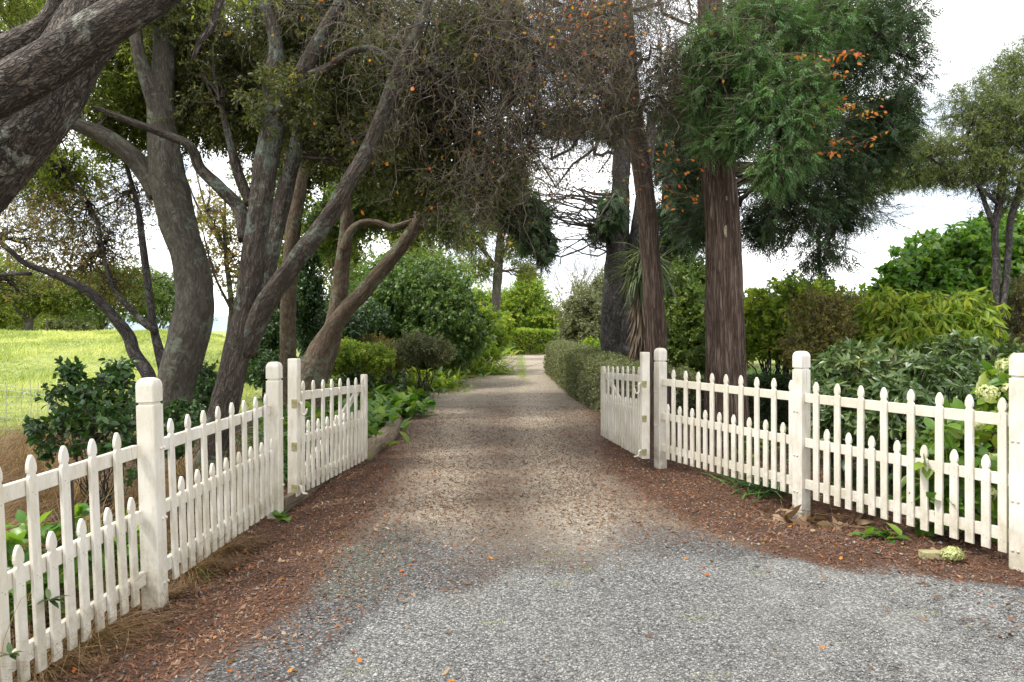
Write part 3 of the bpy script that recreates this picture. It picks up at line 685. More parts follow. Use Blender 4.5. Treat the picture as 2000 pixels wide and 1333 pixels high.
def fence_panel(root, A, B, zA, zB, talls, shorts, leanf, L=1.05, Ls=.645, rails=((.895, .08), (.49, .08), (.115, .085)), railA=.06, railB=.06, th=.02, zt=None):
    A = np.array(A, float); B = np.array(B, float); ln = np.linalg.norm(B - A); u = (B - A) / ln
    for s, tall in [(s, 1) for s in talls] + [(s, 0) for s in shorts]:
        p = A + u * s; z = zA + (zB - zA) * s / ln; le = leanf(p)
        n = np.array((u[1], -u[0]))     # local -y
        LL = (L if tall else Ls) + (zt(s / ln) if zt else 0)
        m = frame_at(root, (p[0], p[1], z + rngf.normal() * .002), u, le) @ Matrix.Translation((0, -.0285, 0)) @ Matrix.Rotation(rngf.normal() * .004, 4, 'Y')
        put('picket', pk(LL), root, m)
    for (rz, rh) in rails:
        a = A + u * railA; b = B - u * railB; l = np.linalg.norm(b - a); c = (a + b) / 2; le = leanf(c)
        z = (zA + zB) / 2 + rz - rh / 2; pitch = math.atan2(zB - zA, ln)
        off = (zt(.5) * (rz / 1.05) if zt else 0)
        sl = ((zt(1) - zt(0)) * (rz / 1.05) / ln if zt else 0)
        m = frame_at(root, (c[0], c[1], (zA + zB) / 2), u, le) @ Matrix.Rotation(-pitch - sl, 4, 'Y') @ Matrix.Translation((0, 0, rz - rh / 2 + off))
        put('rail', box_mesh('rail', l, .036, rh, M['paint'], .003), root, m)
def fence_post(root, p, ztop, lean, u, bolts=((.9,), (.45,)), side=0, wd=.115):
    zb = gz(p[0], p[1]) - .12; h = ztop - zb
    m = frame_at(root, (p[0], p[1], zb), u, lean)
    o = put('post', post_mesh(h, wd), root, m)
    for (bz,) in bolts:
        for dx in (-.018, .018):
            put('bolt', BOLT, o, Matrix.Translation((side + dx, -wd / 2 - .0005, bz - zb)))
    return o
# left fence (pickets face the drive: local -y = +x side when u points along +y)
root = empty('picket_fence', (-2.28, 4.47, gz(-2.28, 4.47)), "off-white picket fence left of the drive, nearest the camera, dry grass poking through its pickets", 'fence')
leanL = lambda p: -np.interp(p[1], [3.3, 4.5, 5.2, 6.3], [.055, .040, .028, .010])
PL = [(-2.385, 2.28), (-2.255, 4.47), (-2.14, 6.44)]
zl = lambda y: -.12 + .0185 * y
fence_panel(root, PL[0], PL[1], zl(2.28), zl(4.47), [4.16 - 2.28 - .2245 * k for k in range(8)], [4.27 - 2.28 - .2245 * k for k in range(8)], leanL)
fence_panel(root, PL[1], PL[2], zl(4.47), zl(6.44), [.25 + .2155 * k for k in range(8)], [.358 + .2155 * k for k in range(8)], leanL)
fence_post(root, PL[0], 1.30, -.05, (.05, 1)); fence_post(root, (PL[1][0] + .035, PL[1][1]), 1.304, -.030, (.05, 1), ((.86,), (.42,), (.02,)), .03); fence_post(root, (PL[2][0] + .015, PL[2][1]), 1.315, -.008, (.05, 1), ((.8,), (.2,)), .03)
# right fence
A0, A1, A2 = (1.773, 8.56), (2.643, 6.547), (3.407, 4.784)
root = empty('picket_fence', (*A1, gz(*A1)), "white picket fence right of the drive, standing on red-brown leaf litter", 'fence')
l1 = math.dist(A0, A1); l2 = math.dist(A1, A2); lean0 = lambda p: .0
fence_panel(root, A0, A1, .088, .09, [.30 + .226 * k for k in range(8)] + [l1 - .085], [.19 + .226 * k for k in range(9)], lean0)
fence_panel(root, A1, A2, .09, .092, [.20 + .2304 * k for k in range(8)], [.315 + .2304 * k for k in range(7)], lean0)
uR = (.397, -.918)
for p, zt_ in ((A0, 1.386), (A1, 1.408), (A2, 1.446)): fence_post(root, p, zt_, 0, uR, ((.86,), (.46,), (.13,)), -.01)

M['patch'] = simple_mat("weathered_olive_wood", (.20, .19, .07), (.38, .33, .20), 30, .8, .2)
def gate(label, H, E, zb, flip, side):
    root = empty('gate', (H[0], H[1], gz(*H)), label, 'gate', 'open drive gates')
    H = np.array(H, float); E = np.array(E, float); ln = np.linalg.norm(E - H)
    A, B = (H, E) if not flip else (E, H); u = (B - A) / ln
    top = (lambda t: .035 - .085 * t) if not flip else (lambda t: -.05 + .085 * t)
    ns = 8; a = .13; st = (ln - 2 * a) / (ns - 1)
    fence_panel(root, A, B, zb, zb, [a + st * k for k in range(ns)], [a + st * (k + .5) for k in range(ns - 1)] , lambda p: 0, L=1.05, Ls=.66, rails=((.91, .085), (.5, .08), (.10, .085)), railA=.045, railB=.035, zt=top)
    mh = frame_at(root, (H[0], H[1], zb - .0), u, 0); me_ = frame_at(root, (E[0], E[1], zb), u, 0)
    hs = put('hinge_stile', box_mesh('hinge_stile', .085, .095, 1.30 if not flip else 1.255, M['paint'], .006), root, mh)
    put('end_stile', box_mesh('end_stile', .07, .07, 1.03 if not flip else .99, M['paint'], .006), root, me_)
    # diagonal brace behind the pickets, high at the free end
    hx_ = .1 if not flip else ln - .1; ex_ = ln - .1 if not flip else .1
    dz = .74; l = math.hypot(ex_ - hx_, dz); an = math.atan2(dz, abs(ex_ - hx_)) * (1 if ex_ > hx_ else -1)
    m = frame_at(root, (*A, zb), u, 0) @ Matrix.Translation(((hx_ + ex_) / 2, .0385, .10 + dz / 2)) @ Matrix.Rotation(-an, 4, 'Y') @ Matrix.Translation((0, 0, -.035))
    put('brace', box_mesh('brace', l, .034, .07, M['paint'], .003), root, m)
    sx = -1 if not flip else 1      # hinge side along local x
    for hz in (.86, .455, .06):
        put('hinge_plate', box_mesh('hinge_plate', .006, .055, .078, M['patch'], .001), hs, Matrix.Translation((sx * .0440, -.0215 if not flip else -.0215, hz - .02)))
    for hz in (.84, .05):
        a_ = Acc(); base = np.array((H[0], H[1], zb + hz)); uu = np.array((u[0], u[1], 0)) * sx
        pin = [tuple(base + uu * .05 + (0, 0, .05)) + (.012,), tuple(base + uu * .072 + (0, 0, .04)) + (.016,), tuple(base + uu * .078 + (0, 0, 0)) + (.012,)]
        if hz > .5: pin += [tuple(base + uu * .078 + (0, 0, -.05)) + (.009,), tuple(base + uu * .105 + (0, 0, -.072)) + (.009,), tuple(base + uu * .125 + (0, 0, -.05)) + (.009,), tuple(base + uu * .135 + (0, 0, -.01)) + (.009,)]
        else: pin += [tuple(base + uu * .10 + (0, 0, -.02)) + (.010,), tuple(base + uu * .14 + (0, 0, -.02)) + (.010,)]
        tube(a_, pin, 8, .01, 0, 1)
        a_.out('hinge', [M['paint']], hs, smooth=True)
    return root
gate("open white picket gate left of the drive, swung back beside the log edging", (-2.06, 6.78), (-1.80, 8.72), .03, False, 1)
gate("open white picket gate right of the drive, swung back against the clipped grey-green hedge", (1.567, 8.45), (1.315, 10.3), .085, True, 1)

# ---------------------------------------------------------------- left: edging, post, wire mesh
def log_piece(name, label, pts, seed, cat='log', sides=18, mat=None, lump=.12, group=None):
    p = pts[0]; r = empty(name, (p[0], p[1], gz(p[0], p[1])), label, cat, group); a = Acc()
    tube(a, pts, sides, .06, lump, seed); a.out('timber', [mat or M['log']], r, smooth=True); return r
log_piece('log_edging', "thick weathered log edging the planted bed beyond the left gate", [(-1.83, 8.75, .05, .125), (-1.84, 9.5, .055, .13), (-1.80, 10.3, .07, .125), (-1.86, 11.2, .075, .115), (-2.0, 12.3, .07, .11)], 3)
def plank(name, label, a, b, h, t, mat, cat, z=None):
    a = np.array(a, float); b = np.array(b, float); l = np.linalg.norm(b - a); c = (a + b) / 2; zz = gz(c[0], c[1]) if z is None else z
    o = bpy.data.objects.new(name, box_mesh(name, l, t, h, mat, .006)); COL.objects.link(o)
    o.location = (c[0], c[1], zz); o.rotation_euler = (0, 0, math.atan2(b[1] - a[1], b[0] - a[0])); return tag(o, label, cat)
M['oldwood'] = simple_mat("old_grey_brown_timber", (.05, .035, .022), (.15, .11, .075), 9, .85, .5, (.4, 6, 6))
plank('timber_edging', "low dark timber board on the ground under the open left gate", (-2.08, 6.5), (-1.92, 8.62), .13, .06, M['oldwood'], 'edging', -.06)
plank('timber_block', "short olive timber offcut lying in the leaf litter beside the dried flower head", (2.86, 5.02), (3.12, 5.00), .055, .07, M['patch'], 'offcut', .0)
o = bpy.data.objects.new('steel_stake', box_mesh('steel_stake', .045, .045, 1.10, M['rust'], .004)); COL.objects.link(o); o.location = (-2.62, 4.28, gz(-2.62, 4.28) - .15); o.rotation_euler = (R(2), R(-1), R(20))
tag(o, "dark rusty steel stake standing behind the pickets of the left fence", 'stake')
# wire mesh guard in the paddock
def wire_mesh():
    x0, y0 = -8.6, 10.8; x1 = -4.6; root = empty('wire_mesh_guard', (x0, y0, gz(x0, y0)), "low wire mesh guard with short timber peg at the edge of the green paddock", 'wire fence')
    a = Acc(); P = []
    for i in range(27):
        x = x0 + (x1 - x0) * i / 26; y = y0 + .15 * math.sin(i * .4); g = gz(x, y); P.append([(x, y, g), (x + .02 * math.sin(i * 3), y, g + .3), (x, y, g + .62 + .03 * math.sin(i * 2.2))])
    twig_tubes(a, np.array(P), np.full((27, 3), .004))
    Q = []
    for k in range(7):
        Q.append([(x0 + (x1 - x0) * i / 26, y0 + .15 * math.sin(i * .4), gz(x0 + (x1 - x0) * i / 26, y0) + .09 * k + .03 * math.sin(i * .5 + k)) for i in range(27)])
    twig_tubes(a, np.array(Q), np.full((7, 27), .004)); a.out('wire_mesh', [M['steel']], root)
    for x in (x0 + .55, x0 + 2.9):
        g = gz(x, y0); o = put('peg', box_mesh('peg', .09, .09, .50 if x < -7.5 else .62, M['oldwood'], .008), root, Matrix.Translation((x - x0, .1, g - gz(x0, y0) - .05)))
wire_mesh()
# garden light and old timber post along the drive
def garden_light():
    p = W(788, 700, 14); x, y = p[0], p[1]; g = gz(x, y); root = empty('garden_light', (x, y, g), "slim black stake garden light among the broad leaves left of the drive", 'garden light')
    a = Acc(); tube(a, [(x, y, g - .05, .018), (x, y, g + .35, .018), (x + .004, y, g + .70, .018)], 10, .1, 0, 1); a.out('stake', [M['black']], root, smooth=True)
    a = Acc(); tube(a, [(x + .004, y, g + .69, .030), (x + .004, y, g + .80, .032), (x + .004, y, g + .83, .022), (x + .004, y, g + .84, .006)], 12, .02, 0, 1); a.out('lamp_head', [M['black']], root, smooth=True)
garden_light()
log_piece('timber_post', "squat brown timber post standing up behind the lime shrub left of the drive", [(*W(940, 700, 34)[:2], 0, .2), (*W(941, 640, 34)[:2], 1.7, .22), (*W(941, 640, 34)[:2], 2.35, .22), (*W(941, 640, 34)[:2], 2.9, .2)], 9, 'post', 10, M['brown_bark'], .05)
# ---------------------------------------------------------------- trees, left side
B = blob
# 1 huge rough-barked tree leaning in from the left edge, close to the camera
def t_near(root, rng, lim):
    a = Acc(); S, E = [], []
    for i in range(26):
        q = lim[rng.integers(len(lim) // 2, len(lim))]; S.append(q); E.append(q + rng.normal(size=3) * (.5, .5, .4) + (0, 0, .2))
    limb_paths(a, S, E, rng, .008, .002, 7, .25, 0, 0, 3); a.out('twigs', [M['dark_twig']], root)
tree('leaning_tree', "huge rough-barked tree leaning across the top left corner, lichen on its bark",
     [pxpath([(-470, 1090, 170), (-400, 880, 148), (-280, 670, 132), (-120, 450, 122), (5, 300, 120), (80, 205, 118), (140, 110, 114), (205, 5, 108), (300, -140, 96), (330, -300, 70)], 5.6),
      pxpath([(-330, 640, 120, 5.5), (-180, 330, 115, 5.2), (-80, 222, 94, 5.0), (20, 168, 90, 4.9), (110, 114, 88, 4.85), (190, 58, 82, 4.8), (270, 8, 72, 4.8), (360, -60, 62, 4.8), (430, -160, 50, 4.8)]),
      pxpath([(-160, 190, 60, 6.2), (-60, 135, 56, 6.2), (20, 92, 52, 6.2), (95, 48, 46, 6.2), (120, -10, 40, 6.2), (110, -100, 30, 6.2)]),
      pxpath([(95, 50, 40, 6.2), (140, 30, 30, 6.2), (185, 5, 26, 6.2), (215, -50, 18, 6.2)]),
      pxpath([(440, -40, 16, 4.9), (425, 20, 14, 4.9), (412, 55, 13, 4.9), (388, 85, 11, 4.9), (376, 118, 5, 4.9)])],
     M['oak_bark'], [B(40, 30, 8.5, 90, 70, .9), B(20, 200, 8.5, 60, 50, .8), B(-60, -60, 7.5, 200, 80, 1), B(330, -110, 6, 200, 70, 1)], 1500, M['l_ygreen'], M['dark_twig'], 11, lump=.12, flare=.3, sides=48, conn=3, cr0=.012,
     leafkw=dict(k=7, tl=.16, ll=.06, lw=.013, droop=.3, twr=.0025), gaps=.5)

# 2 smooth grey trunk with an S bend
tree('grey_tree', "smooth grey tree trunk with a strong S bend, beyond the tallest left fence post",
     [pxpath([(328, 900, 80), (336, 820, 72), (342, 760, 68), (356, 700, 72), (370, 650, 74), (379, 600, 70), (378, 550, 67), (368, 500, 67), (349, 440, 68), (334, 380, 66), (323, 320, 64), (318, 260, 54), (315, 190, 46), (320, 110, 40), (316, 20, 34), (300, -90, 26)], 9),
      pxpath([(312, 380, 44, 9.05), (280, 330, 40, 9), (240, 292, 36, 8.9), (195, 262, 32, 8.8), (150, 243, 27, 8.7), (95, 215, 22, 8.6), (20, 150, 14, 8.6)]),
      pxpath([(325, 270, 34, 9), (295, 180, 30, 8.9), (268, 90, 24, 8.8), (262, 0, 20, 8.8), (280, -80, 14, 8.8)])],
     M['grey_bark'], [B(190, 150, 10, 80, 90, .9), B(240, 260, 10.2, 60, 60, .8), B(255, 60, 10, 60, 70, .9), B(130, 320, 10.5, 60, 50, .8), B(60, 330, 10.5, 60, 50, .8), B(340, 60, 10.5, 80, 90, .9), B(120, 60, 12, 80, 60, 1), B(330, 200, 10.6, 60, 70, .7), B(210, 220, 9.6, 60, 60, .7), B(290, 150, 9.6, 60, 50, .6)], 6400, M['l_ygreen'], M['dark_twig'], 21, lump=.13, flare=.25, sides=32, cr0=.018,
     leafkw=dict(k=8, tl=.17, ll=.062, lw=.013, droop=.25, twr=.0025), gaps=.55)

# 3 big brown multi-stemmed tree, canopy over the drive
tree('brown_multistem_tree', "tall brown multi-stemmed tree with grey-green lichen, just behind the left fence, dense olive crown",
     [pxpath([(405, 960, 68), (420, 880, 56), (438, 800, 54), (453, 730, 54), (471, 665, 54), (485, 600, 49), (493, 520, 46), (503, 440, 46), (515, 350, 45), (530, 270, 44), (545, 215, 39)], 8),
      pxpath([(543, 225, 44), (575, 175, 36), (608, 110, 30), (640, 50, 26), (668, 0, 24), (700, -90, 18)], 8),
      pxpath([(540, 225, 42), (532, 160, 36), (540, 100, 28), (528, 40, 24), (505, -20, 20), (500, -110, 14)], 8),
      pxpath([(478, 690, 40, 8), (512, 605, 40, 7.9), (556, 540, 36, 7.8), (600, 478, 34, 7.7), (650, 412, 33, 7.6), (688, 345, 31, 7.5), (722, 285, 28, 7.5), (748, 222, 27, 7.4), (775, 140, 24, 7.4), (815, 60, 18, 7.4), (850, -40, 14, 7.4)]),
      pxpath([(480, 690, 42, 8.3), (512, 560, 38, 8.6), (538, 450, 34, 8.8), (560, 360, 31, 9), (578, 290, 27, 9), (592, 200, 22, 9), (606, 100, 17, 9), (640, -20, 12, 9)]),
      pxpath([(478, 470, 26, 8.5), (468, 410, 26, 8.6), (430, 368, 24, 8.6), (392, 330, 22, 8.6), (370, 285, 18, 8.5), (320, 262, 15, 8.5), (262, 240, 14, 8.4), (185, 210, 9, 8.4)]),
      pxpath([(490, 400, 20, 8.8), (465, 340, 20, 8.8), (448, 270, 14, 8.8), (430, 200, 10, 8.8)]),
      pxpath([(605, 150, 20, 7.8), (645, 130, 16, 7.8), (690, 100, 14, 7.7), (735, 98, 12, 7.7), (780, 130, 10, 7.6), (840, 140, 7, 7.6)])],
     M['brown_bark'],
     [B(560, 200, 7.9, 70, 60, .5), B(430, 90, 9.5, 110, 110, 1), B(470, 230, 9.6, 90, 70, .9), B(620, 120, 9.4, 100, 110, 1), B(640, 260, 9.6, 90, 70, .9), B(780, 160, 9, 90, 110, 1), B(740, 300, 9.2, 90, 60, .8),
      B(880, 120, 8.8, 100, 110, 1), B(880, 260, 9.4, 90, 90, .8), B(820, 360, 9.2, 80, 55, .8), B(940, 330, 9.4, 70, 90, .8), B(560, 30, 9, 100, 70, 1), B(960, 80, 9.5, 80, 90, 1), B(380, 220, 10, 60, 80, .8), B(700, 20, 10, 140, 80, 1.2), B(1010, 230, 10, 50, 110, .8), B(350, 20, 9.2, 90, 60, 1)],
     14500, M['l_olive'], M['dark_twig'], 31, lump=.15, flare=.3, sides=32, cr0=.018, conn=7,
     leafkw=dict(k=9, tl=.17, ll=.055, lw=.0115, droop=.35, twr=.0025), gaps=.3, gscale=1.6)

# 4 slender and leaning trees further along
tree('slender_tree', "slender pale brown trunk rising straight behind the gate post on the left",
     [pxpath([(565, 800, 36), (563, 720, 32), (562, 620, 30), (566, 530, 30), (574, 440, 28), (588, 350, 25), (598, 240, 20), (600, 120, 15), (606, 0, 10)], 13.5),
      pxpath([(574, 440, 18), (555, 380, 15), (560, 300, 12), (540, 220, 9)], 13.5)],
     M['tan_bark'], [B(600, 200, 15, 120, 110, 1.3), B(560, 330, 14.5, 60, 50, .9), B(700, 330, 15, 80, 60, 1), B(720, 180, 15.5, 110, 110, 1.2), B(500, 180, 15, 110, 110, 1.2)], 9000, M['l_olive'], M['dark_twig'], 41, lump=.08, sides=20, cr0=.03,
     leafkw=dict(k=8, tl=.24, ll=.085, lw=.02, droop=.3, twr=.004), gaps=.35)
tree('leaning_multistem_tree', "light brown multi-stemmed tree leaning right over the bed beyond the left gate",
     [pxpath([(600, 775, 66), (612, 720, 56), (638, 660, 38), (672, 610, 32), (708, 572, 30), (745, 528, 28), (785, 480, 27), (812, 440, 24), (822, 410, 20), (818, 360, 16), (835, 290, 12)], 12.5),
      pxpath([(606, 770, 44), (634, 700, 42), (652, 640, 38), (664, 570, 32), (670, 500, 28), (678, 430, 24), (676, 350, 20), (690, 250, 15), (700, 150, 10)], 12.8),
      pxpath([(670, 490, 18), (684, 455, 18), (705, 438, 16), (735, 436, 15), (765, 445, 14), (795, 436, 12), (812, 428, 10)], 12.6),
      pxpath([(812, 440, 16), (826, 442, 15), (832, 434, 10)], 12.5)],
     M['tan_bark'], [B(760, 380, 13.5, 90, 45, .9), B(850, 400, 14, 60, 50, .8), B(700, 400, 14, 60, 70, .8), B(640, 440, 14.5, 50, 60, .8), B(880, 440, 14.5, 35, 35, .6), B(760, 300, 15, 120, 80, 1)], 4200, M['l_mid'], M['dark_twig'], 51, lump=.14, flare=.3, sides=24, cr0=.03,
     leafkw=dict(k=8, tl=.2, ll=.085, lw=.018, droop=.3, twr=.004), gaps=.4)
# small bare-ish tree at the paddock's edge
tree('small_twiggy_tree', "small dark twiggy tree with rusty olive leaves, branching low at the paddock's edge",
     [pxpath([(300, 800, 34, 10), (292, 738, 26, 10), (262, 690, 24, 10), (250, 655, 24, 10), (212, 608, 19, 9.9), (176, 572, 17, 9.8), (140, 552, 15, 9.7), (95, 532, 13, 9.6), (52, 516, 11, 9.5), (20, 490, 10, 9.4), (-10, 465, 8, 9.4), (-70, 420, 5, 9.4)]),
      pxpath([(322, 735, 20), (312, 690, 19), (300, 640, 15), (290, 565, 14), (279, 480, 13), (270, 410, 10), (252, 340, 8), (236, 280, 5)], 10.2),
      pxpath([(306, 650, 13), (262, 612, 11), (222, 565, 9), (205, 510, 8), (190, 440, 6), (165, 380, 5), (120, 330, 3)], 10.1),
      pxpath([(60, 535, 8), (30, 535, 7), (-20, 540, 6)], 9.5)],
     M['dark_bark'], [B(60, 470, 10, 80, 45, .8), B(150, 430, 10.5, 70, 55, .9), B(90, 400, 10.8, 80, 40, .8), B(210, 480, 10.5, 50, 60, .7), B(250, 390, 10.6, 50, 60, .7), B(30, 560, 10, 50, 30, .6), B(130, 520, 10.6, 60, 40, .7), B(230, 560, 10.5, 40, 40, .6), B(30, 330, 11, 50, 40, .6)], 2100, M['l_fallow'], M['dark_twig'], 61, lump=.1, sides=16, cr0=.016, conn=12,
     leafkw=dict(k=5, tl=.15, ll=.045, lw=.011, droop=.1, twr=.003), gaps=.4)

# background trees across the paddock and behind the left trees
def bgtree(name, label, px, base_py, D, h_px, w_px, lm, seed, n=1800, spread=False, tw=.5, bark='dark_bark', gaps=.3, group=None, ll=.16, lean=0):
    rng = np.random.default_rng(seed); x, y, _ = W(px, HY, D); g = gz(x, y); k = D / F; h = h_px * k; wd = w_px * k
    top = g + h; trunks = [[(x, y, g - .1, .035 * h * tw + .05), (x + .03 * h, y, g + h * .25, .028 * h * tw + .04), (x + lean * h, y, g + h * .55, .018 * h * tw + .03), (x + lean * h * 1.5, y, g + h * .85, .008 * h * tw + .01)]]
    for i in range(4):
        a = rng.uniform(0, 6.28); q = trunks[0][1 + i % 2]
        trunks.append([(q[0], q[1], q[2], .016 * h * tw + .02), (q[0] + math.cos(a) * wd * .25, q[1] + math.sin(a) * wd * .2, q[2] + h * .18, .010 * h * tw + .015), (q[0] + math.cos(a) * wd * .45, q[1] + math.sin(a) * wd * .3, q[2] + h * (.28 if spread else .42), .004 * h * tw + .006)])
    bl = []
    for i in range(7):
        a = rng.uniform(0, 6.28); r = rng.uniform(.1, .62) * wd * .55
        bl.append((np.array((x + lean * h + math.cos(a) * r, y + math.sin(a) * r * .8, g + h * rng.uniform(.42 if not spread else .45, .82))), np.array((wd * .24, wd * .24, h * .17)), 1.0))
    tree(name, label, trunks, M[bark], bl, n, M[lm], M['dark_twig'], seed, conn=5, cr0=.006 * h, gaps=gaps, sides=12, lump=.08, group=group,
         leafkw=dict(k=6, tl=ll * 2.2, ll=ll, lw=ll * .3, droop=.15, twr=ll * .04))
GB = 'trees across the paddock'  # haze over these crest trees is put in as lighter leaf colours
bgtree('spreading_tree', "low spreading tree with gnarled grey limbs at the far left paddock crest", 50, 655, 44, 180, 260, 'l_ygreen', 71, 2600, True, 1.3, 'grey_bark', .5, GB)
bgtree('spreading_tree', "low spreading dark tree on the paddock crest, right of the gnarled grey one", 190, 655, 48, 185, 260, 'l_mid', 72, 3000, True, .9, 'dark_bark', .35, GB, lean=.1)
bgtree('spreading_tree', "rounded dark tree on the paddock crest, seen just left of the S-bent grey trunk", 300, 668, 52, 190, 190, 'l_shrub', 73, 2400, True, .6, 'dark_bark', .35, GB)
bgtree('spreading_tree', "hazy green tree farthest back on the crest, between the two spreading ones", 120, 655, 66, 150, 240, 'l_hedge', 78, 2600, True, .6, 'dark_bark', .3, GB, ll=.22)
bgtree('spreading_tree', "low pale tree at the very left edge of the crest", -60, 655, 52, 185, 240, 'l_ygreen', 79, 2200, True, .8, 'dark_bark', .35, GB, ll=.2)
bgtree('spreading_tree', "airy rust-tinted tree seen between the S-bent grey trunk and the brown stems", 440, 690, 24, 400, 190, 'l_fallow', 74, 900, False, .3, 'brown_bark', .8, 'airy trees behind the left trunks', ll=.10)
bgtree('spreading_tree', "airy pale green tree seen between the brown multi-stemmed trunk and the slender one", 530, 690, 24, 380, 170, 'l_ygreen', 75, 1200, False, .3, 'brown_bark', .6, 'airy trees behind the left trunks', ll=.10)
bgtree('tall_tree', "tall light-leaved tree behind the leaning light brown stems", 660, 690, 27, 420, 150, 'l_ygreen', 76, 2600, False, .35, 'tan_bark', .35, 'tall trees behind the left bed', ll=.13)
bgtree('tall_tree', "tall yellowish-green tree behind the large rounded dark shrub", 800, 690, 30, 370, 170, 'l_ygreen', 77, 2600, False, .35, 'tan_bark', .4, 'tall trees behind the left bed', ll=.13)
# central pale tree with straight trunk
tree('far_pale_tree', "tall pale green tree with straight grey trunk above the far bend of the drive",
     [pxpath([(966, 690, 24), (968, 600, 19), (972, 540, 18), (976, 480, 17), (982, 430, 14), (990, 370, 10), (994, 300, 7)], 38),
      pxpath([(974, 530, 9), (945, 490, 8), (915, 450, 6), (900, 420, 4)], 38), pxpath([(978, 500, 9), (1010, 460, 7), (1035, 430, 4)], 38), pxpath([(980, 440, 9), (955, 400, 7), (940, 350, 4)], 38)],
     M['grey_bark'], [B(915, 470, 38, 38, 34, 1.5), B(950, 420, 38, 45, 40, 1.5), B(1010, 480, 38, 35, 30, 1.3), B(1010, 420, 38, 45, 40, 1.5), B(940, 525, 38, 32, 22, 1), B(975, 360, 38, 60, 50, 1.5), B(1030, 530, 38, 20, 16, 1)], 2600, M['l_ygreen'], M['brown_twig'], 81, sides=12, cr0=.05, conn=6,
     leafkw=dict(k=7, tl=.4, ll=.17, lw=.03, droop=.1, twr=.012), gaps=.3)
def bare_tree(name, label, px, py, D, h_px, w_px, seed, mat='twig', up=.9, n1=16, group=None, r=.05):
    rng = np.random.default_rng(seed); x, y, _ = W(px, HY, D); g = gz(x, y); k = D / F; h = h_px * k; wd = w_px * k
    root = empty(name, (x, y, g), label, 'tree', group); a = Acc(); tube(a, [(x, y, g - .1, r * 1.6), (x + .02, y, g + h * .2, r * 1.2), (x, y, g + h * .45, r * .7), (x + .05, y, g + h * .7, r * .3)], 10, .2, .05, seed); a.out('trunk', [M['dark_bark']], root, smooth=True)
    b = Acc(); S = np.array([(x + rng.normal() * .03, y, g + h * rng.uniform(.1, .5)) for i in range(n1)])
    E = np.stack([x + rng.uniform(-.5, .5, n1) * wd, y + rng.uniform(-.5, .5, n1) * wd, g + h * rng.uniform(.55, 1.0, n1)], 1)
    P = limb_paths(b, S, E, rng, r * .45, r * .15, 9, .12, -.08)
    for lev in range(2):
        S2, E2 = [], []
        for p in P:
            for i in range(6):
                q = p[rng.integers(2, p.shape[0])]; S2.append(q); E2.append(q + nrm(nrm(p[-1] - p[0]) * up + rng.normal(size=3) * .5 + (0, 0, .35)) * h * rng.uniform(.10, .26) / (lev * .6 + 1))
        P = limb_paths(b, S2, E2, rng, r * (.15 - .06 * lev), r * .04, 6, .15, 0, 0, 3)
    b.out('bare_branches', [M[mat]], root)
bare_tree('bare_tree', "leafless grey twiggy tree against the sky above the drive's far end", 1128, 670, 60, 190, 120, 91, 'twig', 1.1, 22, None, .10)
bare_tree('bare_tree', "small leafless pinkish-grey tree at the end of the drive, low over the far hedge", 1085, 670, 70, 90, 90, 92, 'brown_twig', .9, 16, None, .06)

# ---------------------------------------------------------------- trees, right side
def conifer_leaf(k=14, tl=.27, ll=.075, lw=.0075): return dict(k=k, tl=tl, ll=ll, lw=lw, droop=.45, planar=True, upb=.9, twr=.003, bend=.1)
def cedar_extra(root, rng, lim):
    # knot scars on the trunk
    for (px, py, s) in ((1420, 452, 1.0), (1419, 388, .45)):
        a = Acc(); c = W(px, py, 9.78); th = np.linspace(0, 6.283, 16, endpoint=False)
        V = [c + (.052 * s * math.cos(t), .02, .100 * s * math.sin(t)) for t in th] + [c + (.044 * s * math.cos(t), -.018, .088 * s * math.sin(t)) for t in th] + [c + (.028 * s * math.cos(t), -.022, .062 * s * math.sin(t)) for t in th]
        f = [(k * 16 + i, k * 16 + (i + 1) % 16, (k + 1) * 16 + (i + 1) % 16, (k + 1) * 16 + i) for k in range(2) for i in range(16)]
        a.add(V, f); a.more(np.array([list(range(32, 48))]), 0); a.out('knot_scar', [M['knot']], root, smooth=True)
    # rear of the crown: its shade put into a darker spray colour, own part
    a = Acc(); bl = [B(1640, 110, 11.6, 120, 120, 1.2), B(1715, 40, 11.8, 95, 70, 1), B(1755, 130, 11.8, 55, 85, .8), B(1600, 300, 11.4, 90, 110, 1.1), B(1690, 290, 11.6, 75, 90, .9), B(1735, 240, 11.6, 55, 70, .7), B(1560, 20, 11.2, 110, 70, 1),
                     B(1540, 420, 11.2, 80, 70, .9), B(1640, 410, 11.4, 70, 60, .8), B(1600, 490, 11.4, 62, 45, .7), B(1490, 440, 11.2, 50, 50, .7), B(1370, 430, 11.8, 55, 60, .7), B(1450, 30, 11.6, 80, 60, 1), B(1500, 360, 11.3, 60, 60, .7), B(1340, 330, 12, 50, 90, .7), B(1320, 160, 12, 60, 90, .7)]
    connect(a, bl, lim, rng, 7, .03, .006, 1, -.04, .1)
    P, od = sample(bl, 9000, rng, .6, .60, 1.3); clusters(a, P, od, rng, **conifer_leaf(13, .28, .085, .0092)); a.out('shaded_foliage', [M['l_darkcon'], M['dark_twig']], root)
